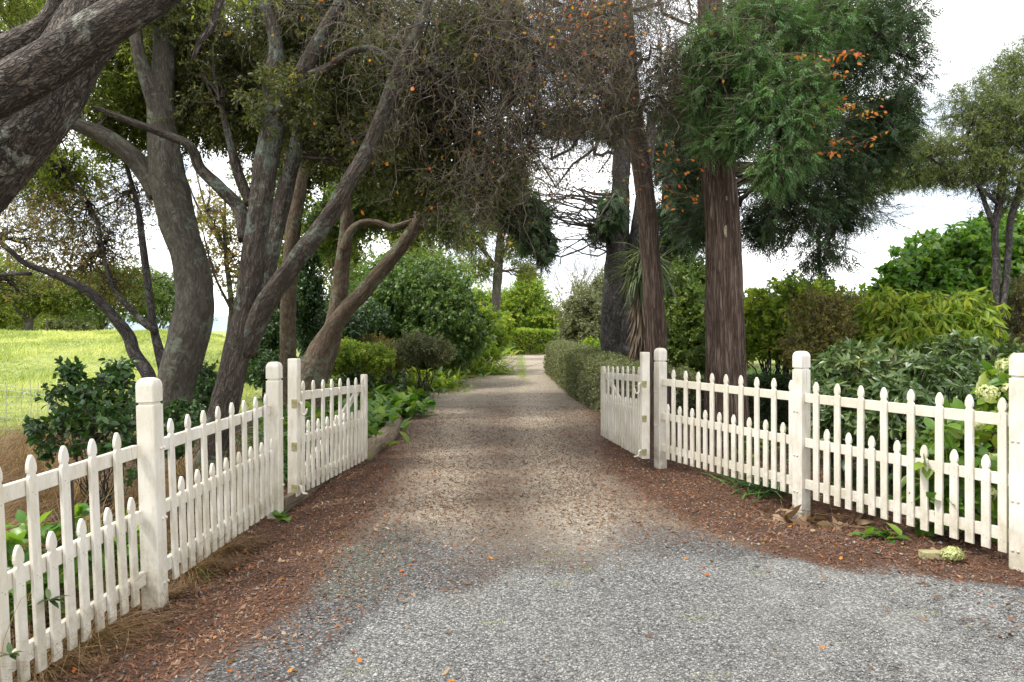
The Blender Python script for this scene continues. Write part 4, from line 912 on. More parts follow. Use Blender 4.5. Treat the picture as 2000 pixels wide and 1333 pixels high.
tree('red_cedar', "big conifer with straight stringy red-brown trunk right of the drive, dark green drooping sprays",
     [pxpath([(1430, 910, 92), (1422, 850, 78), (1418, 760, 68), (1415, 640, 65), (1412, 520, 64), (1409, 420, 62), (1403, 320, 58), (1396, 220, 52), (1390, 100, 46), (1386, -40, 40), (1384, -200, 30)], 10),
      pxpath([(1405, 300, 22, 10), (1370, 230, 16, 9.8), (1340, 190, 12, 9.6)]), pxpath([(1400, 220, 24, 10), (1450, 150, 18, 9.4), (1500, 130, 13, 9), (1560, 180, 8, 8.7)]), pxpath([(1404, 330, 22, 10), (1470, 260, 15, 9.5), (1530, 250, 10, 9)]), pxpath([(1392, 140, 24, 10), (1480, 60, 20, 10.6), (1600, 40, 14, 11.3), (1700, 60, 8, 11.6)]),
      pxpath([(1403, 330, 24, 10), (1480, 330, 18, 10.6), (1560, 370, 12, 11.2), (1640, 440, 6, 11.5)]), pxpath([(1400, 260, 24, 10), (1500, 220, 20, 10.8), (1620, 230, 12, 11.4), (1730, 270, 6, 11.7)])],
     M['red_bark'], [B(1390, 85, 9.1, 42, 36, .5), B(1375, 190, 9.2, 40, 34, .4), B(1460, 130, 8.9, 55, 42, .5), B(1480, 200, 8.8, 60, 36, .5), B(1555, 175, 8.7, 48, 42, .5), B(1580, 215, 8.6, 40, 36, .4), B(1530, 250, 8.6, 60, 36, .5), B(1450, 260, 8.9, 42, 34, .4), B(1530, 310, 8.6, 55, 36, .4), B(1540, 90, 9.4, 60, 40, .6), B(1380, 270, 9.3, 28, 34, .35), B(1370, 130, 9.3, 30, 30, .4), B(1620, 40, 9.8, 60, 50, .6), B(1480, 60, 9.4, 70, 60, .7), B(1505, 335, 8.6, 30, 28, .35)],
     5400, M['l_conifer'], M['brown_twig'], 101, lump=.08, flare=.35, sides=90, ridges=.30, cr0=.014, conn=9, crown_name='bright_foliage',
     leafkw=conifer_leaf(15, .27, .066, .0072), gaps=.45, gscale=1.9, connsag=-.03, extra=cedar_extra)

# 7 weeping twiggy tree with orange leaves
def weeping(root, rng, lim):
    a = Acc()
    # long arching boughs over the drive
    S, E = [], []
    tops = [(1225, 60), (1228, 140), (1235, 220), (1218, -40), (1222, 20)]
    targ = [(620, 40, 7.5), (700, 120, 7.2), (780, 60, 7.8), (840, 200, 7.4), (900, 110, 8), (960, 230, 8), (1000, 60, 8), (1060, 160, 8.5), (1100, 60, 9), (1150, 150, 9), (1180, 60, 9), (1300, 100, 9.5), (1340, 180, 10), (1290, 20, 9), (930, 20, 7.6), (1060, 200, 9.4), (800, -20, 7.4), (560, -30, 7.4), (1380, 40, 9.4), (1460, 90, 9), (740, 200, 7.6), (1010, 160, 7.8), (880, -40, 7.2), (660, -60, 7.2), (1130, 150, 8.2), (1150, 250, 9), (1070, 300, 9.2), (960, 300, 8.2), (860, 310, 7.8), (770, 290, 7.8), (1200, 330, 9.6), (900, 380, 8.2), (1010, 350, 8.6)]
    for i, (px, py, D) in enumerate(targ):
        t = tops[i % 5]; S.append(W(t[0], t[1], 11)); E.append(W(px, py, D))
    P = limb_paths(a, S, E, rng, .035, .008, 14, .10, .07, 0, 6); a.out('boughs', [M['dark_bark']], root, smooth=True)
    # hanging curtain of bare twigs
    b = Acc(); nt_ = 4000; bi = rng.integers(0, len(P), nt_); pi = np.clip((rng.random(nt_) ** .6 * 13.99).astype(int), 3, 13)
    st = P[bi, pi] + rng.normal(size=(nt_, 3)) * (.16, .35, .14)
    n = 10; ln = rng.uniform(.5, 1.25, nt_); d = nrm(rng.normal(size=(nt_, 3)) * (1, .8, .5) + (0, 0, .1)); Q = np.zeros((nt_, n, 3)); Q[:, 0] = st
    for k in range(1, n):
        d = nrm(d + np.array((0, 0, -.24)) + rng.normal(size=(nt_, 3)) * .46); Q[:, k] = Q[:, k - 1] + d * (ln / (n - 1))[:, None]
    rad = np.linspace(.0038, .0012, n)[None, :] * rng.uniform(.7, 1.25, (nt_, 1)); twig_tubes(b, Q, rad)
    # side twiglets
    m = 16500; ti = rng.integers(0, nt_, m); pk_ = rng.integers(2, n, m); s2 = Q[ti, pk_]; q2 = np.zeros((m, 5, 3)); q2[:, 0] = s2; d2 = nrm(rng.normal(size=(m, 3)) + (0, 0, -.15)); l2_ = rng.uniform(.10, .34, m)
    for k in range(1, 5):
        d2 = nrm(d2 + rng.normal(size=(m, 3)) * .3 + (0, 0, -.12)); q2[:, k] = q2[:, k - 1] + d2 * (l2_ / 4)[:, None]
    twig_tubes(b, q2, np.linspace(.0022, .0009, 5)[None, :] * np.ones((m, 1))); b.out('hanging_twigs', [M['twig']], root)
    e = Acc(); ki = rng.integers(0, m, 15000); ep = q2[ki, rng.integers(1, 5, 15000)]; leaves(e, ep, rng.normal(size=ep.shape) + (0, 0, -.5), rng.normal(size=ep.shape), rng.uniform(.028, .05, len(ep)), rng.uniform(.007, .011, len(ep)), rng.random(len(ep)) ** .7, 0, 'd', .3); e.out('olive_leaves', [M['l_olive']], root)
    # orange leaves left on the twigs: most near the top centre and in front of the cedar
    c = Acc(); cand = q2[:, 4]; px = CX + cand[:, 0] / cand[:, 1] * F; py = HY - (cand[:, 2] - CZ) / cand[:, 1] * F
    wgt = .02 + .30 * np.exp(-((px - 1140) / 110) ** 2 - ((py - 35) / 55) ** 2) + .02 * (py > 100); keep = rng.random(m) < wgt * .9; pp = cand[keep]
    leaves(c, pp, rng.normal(size=pp.shape) + (0, 0, -.8), rng.normal(size=pp.shape), rng.uniform(.035, .06, len(pp)), rng.uniform(.013, .02, len(pp)), rng.random(len(pp)), 0, 'f')
    tg = []
    for (cx_, cy_, rx, ry, k, D) in ((1640, 120, 50, 20, 9, 8.3), (1690, 100, 25, 12, 5, 8.3), (1655, 130, 30, 25, 6, 8.2), (1630, 200, 30, 15, 7, 8.3), (1690, 200, 40, 20, 9, 8.3), (1720, 215, 30, 14, 7, 8.3), (1615, 240, 35, 14, 8, 8.2), (1665, 275, 40, 14, 7, 8.3), (1650, 300, 30, 12, 5, 8.3), (1720, 270, 20, 15, 3, 8.3), (1345, 385, 40, 30, 7, 9), (1370, 350, 50, 40, 5, 9), (1590, 100, 20, 20, 4, 8.3), (1330, 320, 40, 50, 6, 9)):
        org = W(cx_ - rx * 1.9 - 25, cy_ + rng.uniform(-5, 30), D + .25)
        for q in range(4):
            tip = W(cx_ + rng.uniform(-.7, 1.0) * rx, cy_ + rng.uniform(-1, 1) * ry, D + rng.uniform(-.12, .12)); mid_ = (org + tip) / 2 + np.array((0, 0, rng.uniform(.0, .07)))
            t_ = np.linspace(0, 1, 7)[:, None]; pa = org * (1 - t_) ** 2 + 2 * mid_ * t_ * (1 - t_) + tip * t_ ** 2
            twig_tubes(c, pa[None], np.linspace(.0045, .0013, 7)[None], mi=1)
            m_ = max(2, (k + 7) // 4); ii = rng.uniform(.45, 1, m_) * 6; lo = ii.astype(int).clip(0, 5); fr = (ii - lo)[:, None]; pl = pa[lo] * (1 - fr) + pa[lo + 1] * fr
            leaves(c, pl, rng.normal(size=(m_, 3)) * (.8, .5, .4) + (.2, 0, -.45), rng.normal(size=(m_, 3)) + (0, -.8, .5), rng.uniform(.04, .075, m_), rng.uniform(.012, .02, m_), rng.random(m_), 0, 'f')
    c.out('autumn_leaves', [M['l_autumn'], M['twig']], root)
tree('weeping_tree', "reddish leaning trunk right of the drive, with bare weeping twigs and orange leaves",
     [pxpath([(1292, 850, 52), (1287, 780, 44), (1283, 690, 40), (1278, 600, 39), (1270, 500, 37), (1262, 400, 35), (1252, 320, 34), (1240, 240, 32), (1230, 150, 30), (1222, 50, 32), (1215, -80, 24)], 11.5)],
     M['red_bark'], None, seed=111, lump=.10, flare=.3, sides=36, ridges=.10, extra=weeping)

def dark_ext(root, rng, lim):
    a = Acc(); S = [W(1200, y, 18) for y in (380, 420, 300, 260, 440)]; E = [W(1050, 420, 17), W(1085, 500, 17), W(1030, 300, 16), W(1080, 250, 16), W(1110, 400, 16)]
    P = limb_paths(a, S, E, rng, .05, .012, 12, .30, .05, 0, 6); S2, E2 = [], []
    for p in P:
        for i in range(5):
            q = p[rng.integers(3, 12)]; S2.append(q); E2.append(q + nrm(rng.normal(size=3) * (1, .6, .8) + (-.2, 0, -.1)) * rng.uniform(.4, 1.1))
    P2 = limb_paths(a, S2, E2, rng, .016, .005, 8, .25, 0, 0, 4); S3, E3 = [], []
    for p in P2:
        for i in range(3):
            q = p[rng.integers(2, 8)]; S3.append(q); E3.append(q + nrm(rng.normal(size=3)) * rng.uniform(.15, .5))
    limb_paths(a, S3, E3, rng, .006, .002, 5, .25, 0, 0, 3); a.out('bare_limbs', [M['dark_twig']], root)
tree('dark_trunk_tree', "twin dark rough trunks behind the palm-like cabbage tree, with dark hanging foliage",
     [pxpath([(1205, 740, 66), (1203, 690, 60), (1203, 600, 54), (1206, 520, 50), (1208, 440, 42), (1212, 360, 36), (1216, 260, 32), (1214, 120, 24)], 18),
      pxpath([(1225, 740, 52), (1226, 680, 50), (1234, 600, 42), (1242, 520, 38), (1250, 430, 32), (1262, 330, 26), (1275, 220, 18)], 17.8),
      pxpath([(1292, 740, 46, 18.5), (1294, 650, 42, 18.5), (1302, 560, 40, 18.5), (1306, 470, 36, 18.5), (1310, 370, 30, 18.5), (1318, 240, 20, 18.5)])],
     M['dark_bark'], [B(1040, 430, 17, 38, 45, .9), B(1060, 480, 17, 25, 35, .7), B(1000, 380, 17, 50, 50, .9), B(1200, 230, 18.5, 40, 50, 1), B(1170, 450, 18, 26, 20, .6), B(1195, 400, 17, 25, 45, .5), B(940, 380, 16.5, 50, 45, .9), B(880, 420, 16, 30, 30, .6), B(1340, 420, 18, 55, 80, 1), B(1330, 280, 19, 60, 100, 1), B(1100, 240, 17.5, 50, 24, .8)],
     6500, M['l_darkcon'], M['dark_twig'], 121, lump=.14, flare=.3, sides=30, cr0=.025, conn=6,
     leafkw=dict(k=12, tl=.28, ll=.13, lw=.016, droop=.8, planar=True, upb=.8, twr=.005, bend=.1), gaps=.5, extra=dark_ext)

def cabbage():
    x, y, _ = W(1252, HY, 15); g = gz(x, y); rng = np.random.default_rng(131)
    root = empty('cabbage_tree', (x, y, g), "palm-like cabbage tree with green spiky leaves above a hanging skirt of dead tan leaves", 'tree')
    a = Acc(); tube(a, [(x, y, g - .1, .11), (x, y, g + 1.5, .09), (x + .03, y, g + 3.3, .08)], 14, .1, .1, 3); a.out('trunk', [M['tan_bark']], root, smooth=True)
    b = Acc(); n = 300; th = rng.random(n) * 6.28; zz = rng.uniform(.35, 2.6, n); P = np.stack([x + np.cos(th) * .09, y + np.sin(th) * .09, g + zz], 1)
    d = np.stack([np.cos(th) * .22, np.sin(th) * .22, -np.ones(n)], 1) + rng.normal(size=(n, 3)) * .07
    leaves(b, P, d, np.stack([np.cos(th), np.sin(th), np.zeros(n)], 1), rng.uniform(.45, .8, n), rng.uniform(.016, .028, n), rng.random(n), 0, 'f', -.1); b.out('dead_leaf_skirt', [LM('withered_skirt_leaves', [(0, (.05, .032, .02)), (.5, (.12, .083, .055)), (1, (.22, .165, .115))], .15, .75)], root)
    c = Acc()
    for (dx, dz) in ((0.05, 3.15), (.3, 2.9), (-.05, 2.75)):
        n = 130; d = nrm(rng.normal(size=(n, 3)) + (0, 0, -.1)); P = np.tile(np.array((x + dx, y, g + dz)), (n, 1)) + d * .06
        leaves(c, P, d, np.tile((0, 0, 1.0), (n, 1)) + rng.normal(size=(n, 3)) * .2, rng.uniform(.4, .72, n), rng.uniform(.013, .02, n), rng.random(n), 0, 'f', .9)
    c.out('green_spikes', [M['l_spiky']], root)
cabbage()

# 10 feathery small tree at the right edge
tree('feathery_tree', "slim twin-stemmed tree at the right edge with feathery olive-green foliage",
     [pxpath([(1930, 740, 20), (1936, 680, 17), (1942, 600, 15), (1946, 520, 14), (1943, 450, 13), (1955, 380, 14), (1965, 290, 10), (1975, 180, 6)], 9.8),
      pxpath([(1934, 730, 16), (1948, 650, 14), (1962, 570, 13), (1970, 490, 12), (1974, 430, 12), (1992, 370, 13), (2010, 280, 9), (2020, 160, 5)], 9.8),
      pxpath([(1944, 450, 12), (1925, 400, 9), (1905, 340, 7), (1890, 260, 4)], 9.8), pxpath([(1950, 400, 8), (1905, 360, 6), (1850, 330, 4), (1800, 300, 3)], 9.7)],
     M['dark_bark'], [B(1930, 250, 9.8, 70, 60, 0.68), B(1900, 200, 9.8, 55, 45, 0.60), B(1975, 170, 10, 60, 50, 0.68), B(1980, 250, 9.8, 60, 60, 0.68), B(1960, 340, 9.8, 70, 45, 0.60), B(1860, 300, 9.8, 50, 22, 0.45), B(1900, 330, 9.8, 60, 30, 0.52), B(1830, 290, 9.7, 35, 12, 0.30), B(1990, 120, 10, 40, 40, 0.52), B(2050, 250, 9.8, 60, 90, 0.75), B(1975, 390, 10, 50, 28, 0.45), B(1850, 350, 9.8, 40, 14, 0.38)],
     4000, M['l_feather'], M['dark_twig'], 141, lump=.08, sides=16, cr0=.009, conn=7, connsag=.0,
     leafkw=dict(k=10, tl=.14, ll=.058, lw=.0050, droop=.15, twr=.0022), gaps=.5, gscale=1.8)
# drooping grey-green bough tips between cedar and feathery tree: a deodar further back
tree('far_conifer', "grey-green conifer with layered drooping boughs behind the big conifer, right side",
     [pxpath([(1425, 760, 40), (1425, 500, 30), (1425, 300, 24), (1430, 100, 18), (1430, -40, 12)], 20), pxpath([(1425, 360, 14), (1560, 330, 12), (1700, 330, 10), (1770, 290, 8), (1830, 300, 5), (1870, 330, 3)], 19.5), pxpath([(1700, 300, 10), (1780, 330, 7), (1850, 350, 4)], 19.5)],
     M['dark_bark'], [B(1780, 290, 19.5, 60, 22, 1), B(1830, 335, 19.5, 50, 14, .8), B(1750, 335, 19.5, 60, 22, 1), B(1720, 250, 19.8, 50, 60, 1), B(1700, 360, 20, 40, 30, .8), B(1790, 350, 19.3, 45, 9, .6)],
     2300, M['l_feather'], M['dark_twig'], 151, sides=12, conn=5, cr0=.02, leafkw=dict(k=14, tl=.4, ll=.13, lw=.012, droop=.5, planar=True, twr=.005), gaps=.2)
def loose_twigs():
    rng = np.random.default_rng(161); b0 = W(1560, 560, 16); x, y = W(1600, HY, 16)[:2]
    root = empty('bare_tree', (x, y, gz(x, y)), "thin leafless branches arching against the sky under the right side of the conifer crown", 'tree')
    a = Acc(); tube(a, [(x, y, gz(x, y) - .1, .07), (x + .05, y, 1.6, .05), tuple(W(1600, 450, 16)) + (.035,), tuple(W(1620, 420, 16)) + (.02,)], 8, .15, .05, 2); a.out('trunk', [M['dark_bark']], root, smooth=True)
    c = Acc(); S = np.tile(W(1615, 430, 16), (14, 1)) + rng.normal(size=(14, 3)) * .1; E = np.array([W(rng.uniform(1660, 1820), rng.uniform(370, 480), 16 + rng.uniform(-1, 1)) for i in range(14)])
    P = limb_paths(c, S, E, rng, .012, .003, 10, .12, .10, 0, 4); S2, E2 = [], []
    for p in P:
        for i in range(9): q = p[rng.integers(3, 10)]; S2.append(q); E2.append(q + nrm(nrm(p[-1] - p[3]) + rng.normal(size=3) * .5) * rng.uniform(.2, .7))
    limb_paths(c, S2, E2, rng, .004, .0015, 6, .2, 0, 0, 3); c.out('bare_branches', [M['twig']], root)
loose_twigs()
# ---------------------------------------------------------------- hedges
hedge('clipped_hedge', "clipped grey-green hedge curving along the right side of the drive behind the gate",
      [(1.80, 27.5), (1.84, 24.5), (1.88, 21), (1.96, 17.5), (2.12, 14.6), (2.40, 13.0), (3.2, 12.5)], 1.05, [1.16, 1.16, 1.12, 1.06, .98, .92, .88], 26000, M['l_hedge'], 201, (.045, .014))
hedge('low_hedge', "low dark green box hedge behind the right picket fence, either side of the big conifer", [(3.25, 12.3), (4.1, 12.1), (5.2, 11.6), (5.9, 11.0)], .7, [.80, .80, .82, .80], 9500, M['l_box'], 202, (.036, .013))
hedge('far_hedge', "bright green clipped hedge at the far bend of the drive", [(-1.6, 46.2), (-.3, 47.8), (1.5, 49), (3.6, 50.5), (8, 53.5)], 1.6, [1.7, 1.68, 1.62, 1.5, 1.4], 12000, M['l_lime'], 203, (.12, .04))

# ---------------------------------------------------------------- shrubs left of the drive
def lk(k=8, tl=.16, ll=.08, lw=.022, droop=.2, **kw): return dict(k=k, tl=tl, ll=ll, lw=lw, droop=droop, twr=kw.pop('twr', .003), **kw)
shrub('rounded_shrub', "big rounded shrub with glossy dark drooping leaves, left side of the drive", W(820, 770, 21)[:2],
      [B(820, 610, 21, 105, 75, 1.6), B(770, 560, 21.5, 60, 50, 1.2), B(860, 570, 21, 60, 40, 1.1), B(880, 650, 20.5, 60, 50, 1.1), B(750, 640, 20.5, 50, 60, 1.1), B(815, 540, 22, 50, 35, 1), B(900, 620, 21.5, 35, 40, .8), B(835, 670, 20.3, 80, 42, 1), B(900, 670, 20.5, 45, 36, .8), B(740, 690, 20, 60, 30, .9), B(690, 620, 21, 50, 60, 1)], 7600, M['l_shrub'], 211, gaps=.4, shell=.5,
      leafkw=lk(9, .2, .115, .027, .45, mode='f'), sr=.04)
shrub('pale_shrub', "looser grey-green leafed shrub rising behind the big rounded dark shrub", W(770, 740, 25)[:2],
      [B(760, 555, 25, 70, 55, 1.4), B(840, 540, 25.5, 70, 45, 1.4), B(720, 600, 25, 45, 60, 1.2)], 3000, M['l_mid'], 212, gaps=.2, leafkw=lk(8, .25, .12, .03), sr=.04)
shrub('lime_shrub', "sunlit lime-green shrub spilling to the drive edge beside the big rounded shrub", W(930, 700, 27)[:2],
      [B(920, 620, 27, 40, 30, .9), B(945, 645, 27, 35, 32, .9), B(905, 650, 26.5, 30, 32, .8), B(960, 665, 27.5, 25, 24, .8), B(890, 600, 27.5, 28, 22, .8), B(975, 640, 28, 22, 24, .8), B(930, 675, 26, 40, 18, .7), B(905, 690, 24, 40, 16, .6)], 4600, M['l_lime'], 213, gaps=.05, leafkw=lk(9, .2, .13, .035, .3), sr=.03)
shrub('yellow_green_tree_shrub', "tall yellow-green pyramidal shrub above the bright far hedge", W(1040, 690, 54)[:2],
      [B(1035, 565, 54, 30, 30, 1.4), B(1020, 600, 54, 50, 36, 1.6), B(1055, 625, 53.5, 40, 30, 1.4), B(985, 630, 54, 35, 30, 1.2), B(1080, 620, 54, 18, 18, 1), B(1028, 545, 54, 14, 20, .8)], 4200, M['l_lime'], 214, gaps=.1, leafkw=lk(8, .35, .18, .05), sr=.06)
shrub('yellow_green_shrub', "light green shrub between the squat timber post and the pyramidal shrub", W(965, 690, 54)[:2],
      [B(960, 620, 53, 28, 32, 1.2), B(945, 590, 54, 24, 26, 1), B(985, 590, 54, 22, 26, 1), B(915, 605, 54, 30, 40, 1.2)], 1800, M['l_lime'], 215, gaps=.1, leafkw=lk(8, .3, .17, .045), sr=.05)
shrub('low_mounded_shrub', "small mounded olive shrub with short stems, just behind the black garden light", W(825, 740, 16)[:2],
      [B(825, 680, 16, 48, 24, .6), B(800, 690, 15.8, 30, 20, .45), B(855, 690, 16, 30, 20, .45)], 2400, M['l_hedge'], 216, gaps=.05, leafkw=lk(7, .09, .05, .014, .0), sr=.012)
shrub('yellow_tipped_shrub', "low yellow-tipped shrub just left of the mounded olive one", W(700, 745, 14.5)[:2],
      [B(690, 692, 14.5, 48, 24, .6), B(650, 705, 14.5, 35, 24, .5), B(735, 700, 14.5, 32, 22, .5)], 2400, M['l_lime'], 217, gaps=.1, leafkw=lk(7, .09, .05, .014, .0), sr=.012)
shrub('brown_twiggy_shrub', "dull brown-green twiggy shrub between the mounded shrub and the rounded one", W(770, 745, 16.5)[:2],
      [B(765, 700, 16.5, 45, 25, .6), B(730, 690, 17.5, 40, 30, .7)], 1500, M['l_rust'], 218, gaps=.2, leafkw=lk(6, .1, .05, .014, .0), sr=.012)
shrub('columnar_shrub', "tall narrow dark green shrub between the slender trunk and the leaning stems", W(603, 730, 17)[:2],
      [B(603, 560, 17, 26, 55, .5), B(600, 640, 17, 30, 60, .5), B(606, 500, 17, 18, 30, .4)], 2600, M['l_camellia'], 219, gaps=.05, leafkw=lk(8, .12, .07, .02, .1), sr=.02)
shrub('dark_evergreen_shrub', "dark evergreen shrub filling the space behind the brown multi-stemmed trunk", W(525, 760, 15)[:2],
      [B(530, 660, 15, 36, 50, .7), B(500, 700, 15, 35, 45, .7), B(540, 720, 14, 35, 35, .6), B(560, 600, 16, 22, 40, .6)], 3000, M['l_camellia'], 220, gaps=.1, leafkw=lk(8, .12, .07, .022, .1), sr=.02)
shrub('dark_evergreen_shrub', "dark evergreen shrub beneath the leaning light brown stems", W(690, 720, 18)[:2],
      [B(680, 650, 18, 40, 42, .9), B(720, 640, 19, 35, 45, .9), B(650, 690, 17, 35, 30, .7), B(655, 625, 20, 32, 45, .9)], 3200, M['l_camellia'], 221, gaps=.1, leafkw=lk(8, .15, .085, .025, .2), sr=.02)
shrub('young_shrub', "young leafy bush with yellowish leaves between the S-bent trunk and the brown stems", W(398, 850, 10.5)[:2],
      [B(392, 745, 10.8, 24, 34, .35), B(378, 800, 10, 20, 26, .3), B(400, 765, 10.5, 24, 24, .3)], 900, M['l_camellia'], 222, gaps=.1, leafkw=lk(7, .08, .055, .017, .1), sr=.01)
shrub('camellia', "glossy-leaved camellia bush in front of the paddock, just left of the tallest fence post", W(205, 930, 6)[:2],
      [B(140, 800, 6.1, 40, 42, .28), B(200, 850, 5.9, 65, 50, .32), B(130, 850, 6, 45, 32, .25), B(215, 770, 6.2, 30, 36, .25), B(255, 830, 6, 36, 45, .28), B(110, 830, 6, 32, 22, .2), B(235, 755, 6.3, 20, 34, .16), B(130, 740, 6.1, 12, 24, .10), B(250, 900, 5.8, 40, 40, .25)], 220, M['l_camellia'], 223, gaps=.1, stems=3,
      leafkw=lk(6, .12, .068, .019, .1, mode='f', twr=.0025), sr=.006, tm=M['brown_twig'])
shrub('small_evergreen', "small leafy evergreen sprig between the tallest left post and the brown trunk", W(360, 880, 6.6)[:2],
      [B(355, 815, 6.8, 26, 22, .2), B(345, 860, 6.5, 26, 28, .2)], 160, M['l_camellia'], 224, stems=3, leafkw=lk(6, .07, .055, .016, .1, mode='f'), sr=.004)
shrub('leafy_bush', "broad-leaved green bush low behind the pickets of the nearest left panel", (-2.75, 3.9),
      [(np.array((-2.85, 4.0, .22)), np.array((.25, .6, .25)), 1), (np.array((-2.8, 3.2, .05)), np.array((.22, .5, .2)), 1), (np.array((-2.75, 4.9, .05)), np.array((.2, .4, .18)), 1)], 210, M['l_bright'], 225, stems=3, leafkw=lk(5, .08, .11, .032, .2, mode='f'), sr=.006)

# broad-leaved perennials, strappy clumps
def rosette(name, label, x, y, n, ll, lw, lm, seed, h=.15, group=None, cat='plant', bend=.5, spread=.35, strap=False):
    rng = np.random.default_rng(seed); g = gz(x, y); r = empty(name, (x, y, g), label, cat, group); a = Acc()
    th = rng.random(n) * 6.283; el = rng.uniform(.25, 1.3, n); d = np.stack([np.cos(th) * np.cos(el), np.sin(th) * np.cos(el), np.sin(el)], 1)
    P = np.stack([x + rng.normal(size=n) * spread, y + rng.normal(size=n) * spread, g + rng.uniform(.0, h, n)], 1)
    leaves(a, P, d, np.tile((0, 0, 1.0), (n, 1)) + rng.normal(size=(n, 3)) * .15, ll * rng.uniform(.6, 1.2, n), lw * rng.uniform(.7, 1.2, n), rng.random(n), 0, 'f', bend)
    if not strap:
        twig_tubes(a, np.stack([np.stack([P[:, 0], P[:, 1], np.full(n, g)], 1), P + d * .01], 1), np.full((n, 2), .004), 0)
    a.out('leaves', [lm], r); return r
GP = 'broad-leaved perennials along the left bed'
broad = [(-2.15, 9.3, 60, .22, .075), (-2.5, 9.9, 70, .24, .085), (-2.15, 10.6, 70, .24, .085), (-2.75, 10.9, 70, .22, .08), (-2.35, 11.7, 80, .26, .09), (-2.0, 13.2, 90, .30, .10), (-2.35, 13.9, 90, .30, .10), (-2.8, 12.8, 80, .24, .085), (-2.5, 15.2, 90, .30, .10), (-3.2, 14.2, 80, .26, .09), (-2.7, 16.6, 90, .28, .09), (-3.3, 11.8, 80, .24, .08), (-3.2, 10.2, 60, .22, .08), (-2.55, 8.6, 50, .2, .06)]
bl_lab = ["broad-leaved green plant spilling over the near end of the log edging", "broad-leaved plant just behind the open left gate's free end", "broad-leaved plant against the middle of the log edging",
          "shaded broad-leaved plant behind the middle of the log edging", "lush broad-leaved plant at the far end of the log edging", "large bright rosette bulging onto the drive edge past the logs",
          "large bright rosette close behind the one bulging onto the drive", "broad-leaved plant at the foot of the black garden light", "broad-leaved rosette on the drive edge in front of the mounded shrub", "broad-leaved plant under the yellow-tipped low shrub",
          "farthest broad-leaved rosette on the left drive edge before the rounded shrub", "broad-leaved plant between the strappy clumps and the garden light", "shaded broad-leaved plant seen above the left gate's pickets", "small broad-leaved plant right behind the left gate's pickets"]
for i, (x, y, n, l, wd) in enumerate(broad): rosette('broad_leaved_plant', bl_lab[i], x, y, int(n * 1.2), l, wd * .8, M['l_bright'] if i % 3 else M['l_mid'], 300 + i, .26, GP, spread=.26)
GQ = 'plants edging the drive on the left'
for i, (x, y, n, l, wd, m_, lab) in enumerate([(-2.9, 17.2, 130, .22, .05, 'l_mid', "leafy edging plant on the drive edge right of the mounded shrub"), (-2.75, 18.6, 150, .24, .05, 'l_lime', "yellow-green edging plant in front of the big rounded shrub, nearest one"), (-3.6, 18.0, 150, .24, .05, 'l_shrub', "dark leafy plant between the mounded shrub and the rounded shrub"), (-2.75, 20.2, 150, .26, .05, 'l_shrub', "dark leafy edging plant at the skirt of the rounded shrub"),
    (-2.6, 22.0, 170, .3, .05, 'l_lime', "lime edging plant where the rounded shrub meets the drive"), (-2.55, 24.0, 170, .34, .05, 'l_mid', "leafy edging plant under the lime shrub, nearer end"), (-2.5, 28.5, 170, .4, .06, 'l_lime', "bright edging plant past the strappy one, under the lime shrub"), (-2.4, 32, 180, .45, .07, 'l_lime', "bright edging plant before the drive's left bend"), (-2.2, 36.5, 180, .5, .07, 'l_mid', "edging plant at the drive's left bend"), (-1.7, 40.5, 180, .5, .07, 'l_lime', "edging plant at the near foot of the far hedge")]):
    rosette('edging_plant', lab, x + .12, y, int(n * 1.7), l * 1.25, wd, M[m_], 380 + i, .50, GQ, spread=.30 + .012 * y)
GS = 'strappy clumps in the left bed'
for i, (x, y, lab) in enumerate([(-2.9, 9.2, "strappy green clump behind the middle of the left gate"), (-3.4, 10.9, "strappy green clump behind the left gate, below the leaning stems"), (-3.7, 12.2, "strappy green clump at the foot of the leaning light brown stems"), (-2.7, 7.9, "strappy green clump showing between left gate post and hinge stile"), (-4.2, 13.4, "strappy green clump farthest from the drive in the left bed")]):
    rosette('strappy_clump', lab, x, y, 150, .5, .014, M['l_strap'], 330 + i, .05, GS, bend=.9, spread=.16, strap=True)
rosette('agapanthus', "lush bright strappy plant at the drive edge under the lime shrub", *W(955, 690, 26)[:2], 240, 1.0, .03, M['l_lime'], 340, .1, None, bend=.8, spread=.35, strap=True)
rosette('agapanthus', "strappy yellow-green plant on the drive edge in front of the rounded dark shrub", *W(865, 730, 19)[:2], 120, .55, .03, M['l_lime'], 341, .1, None, bend=.6, spread=.3, strap=True)
rosette('green_seedling', "single broad green leaf plant at the foot of the left gate post", -2.02, 6.33, 7, .13, .04, M['l_bright'], 342, .02, None, spread=.03)
rosette('green_seedling', "small green leaf at the ground below the middle left panel", -2.12, 4.95, 6, .08, .02, M['l_bright'], 343, .02, None, spread=.03)
rosette('green_seedling', "low green leaf plant under the right fence beside the dry tan leaves", 2.87, 5.55, 16, .13, .04, M['l_bright'], 344, .02, None, spread=.06)
def sprig(label, p, seed, n=9, L=.085):
    rng = np.random.default_rng(seed); p = np.array(p, float); r = empty('leafy_sprig', tuple(p), label, 'sprig'); a = Acc()
    th = np.arange(n) * 2.4; d = np.stack([np.cos(th) * .8 + .35, np.sin(th) * .6 - .15, .25 + .35 * np.sin(th * 3)], 1)
    tip = p + (.16, -.05, .03); twig_tubes(a, np.array([[p, p + (.08, -.02, .03), tip]]), np.array([[.004, .003, .002]]), 1)
    leaves(a, np.tile(tip, (n, 1)), d, np.tile((0, 0, 1.0), (n, 1)), L * rng.uniform(.7, 1.1, n), .013, rng.random(n), 0, 'f', .3); a.out('leaves', [M['l_rhodo'], M['brown_twig']], r)
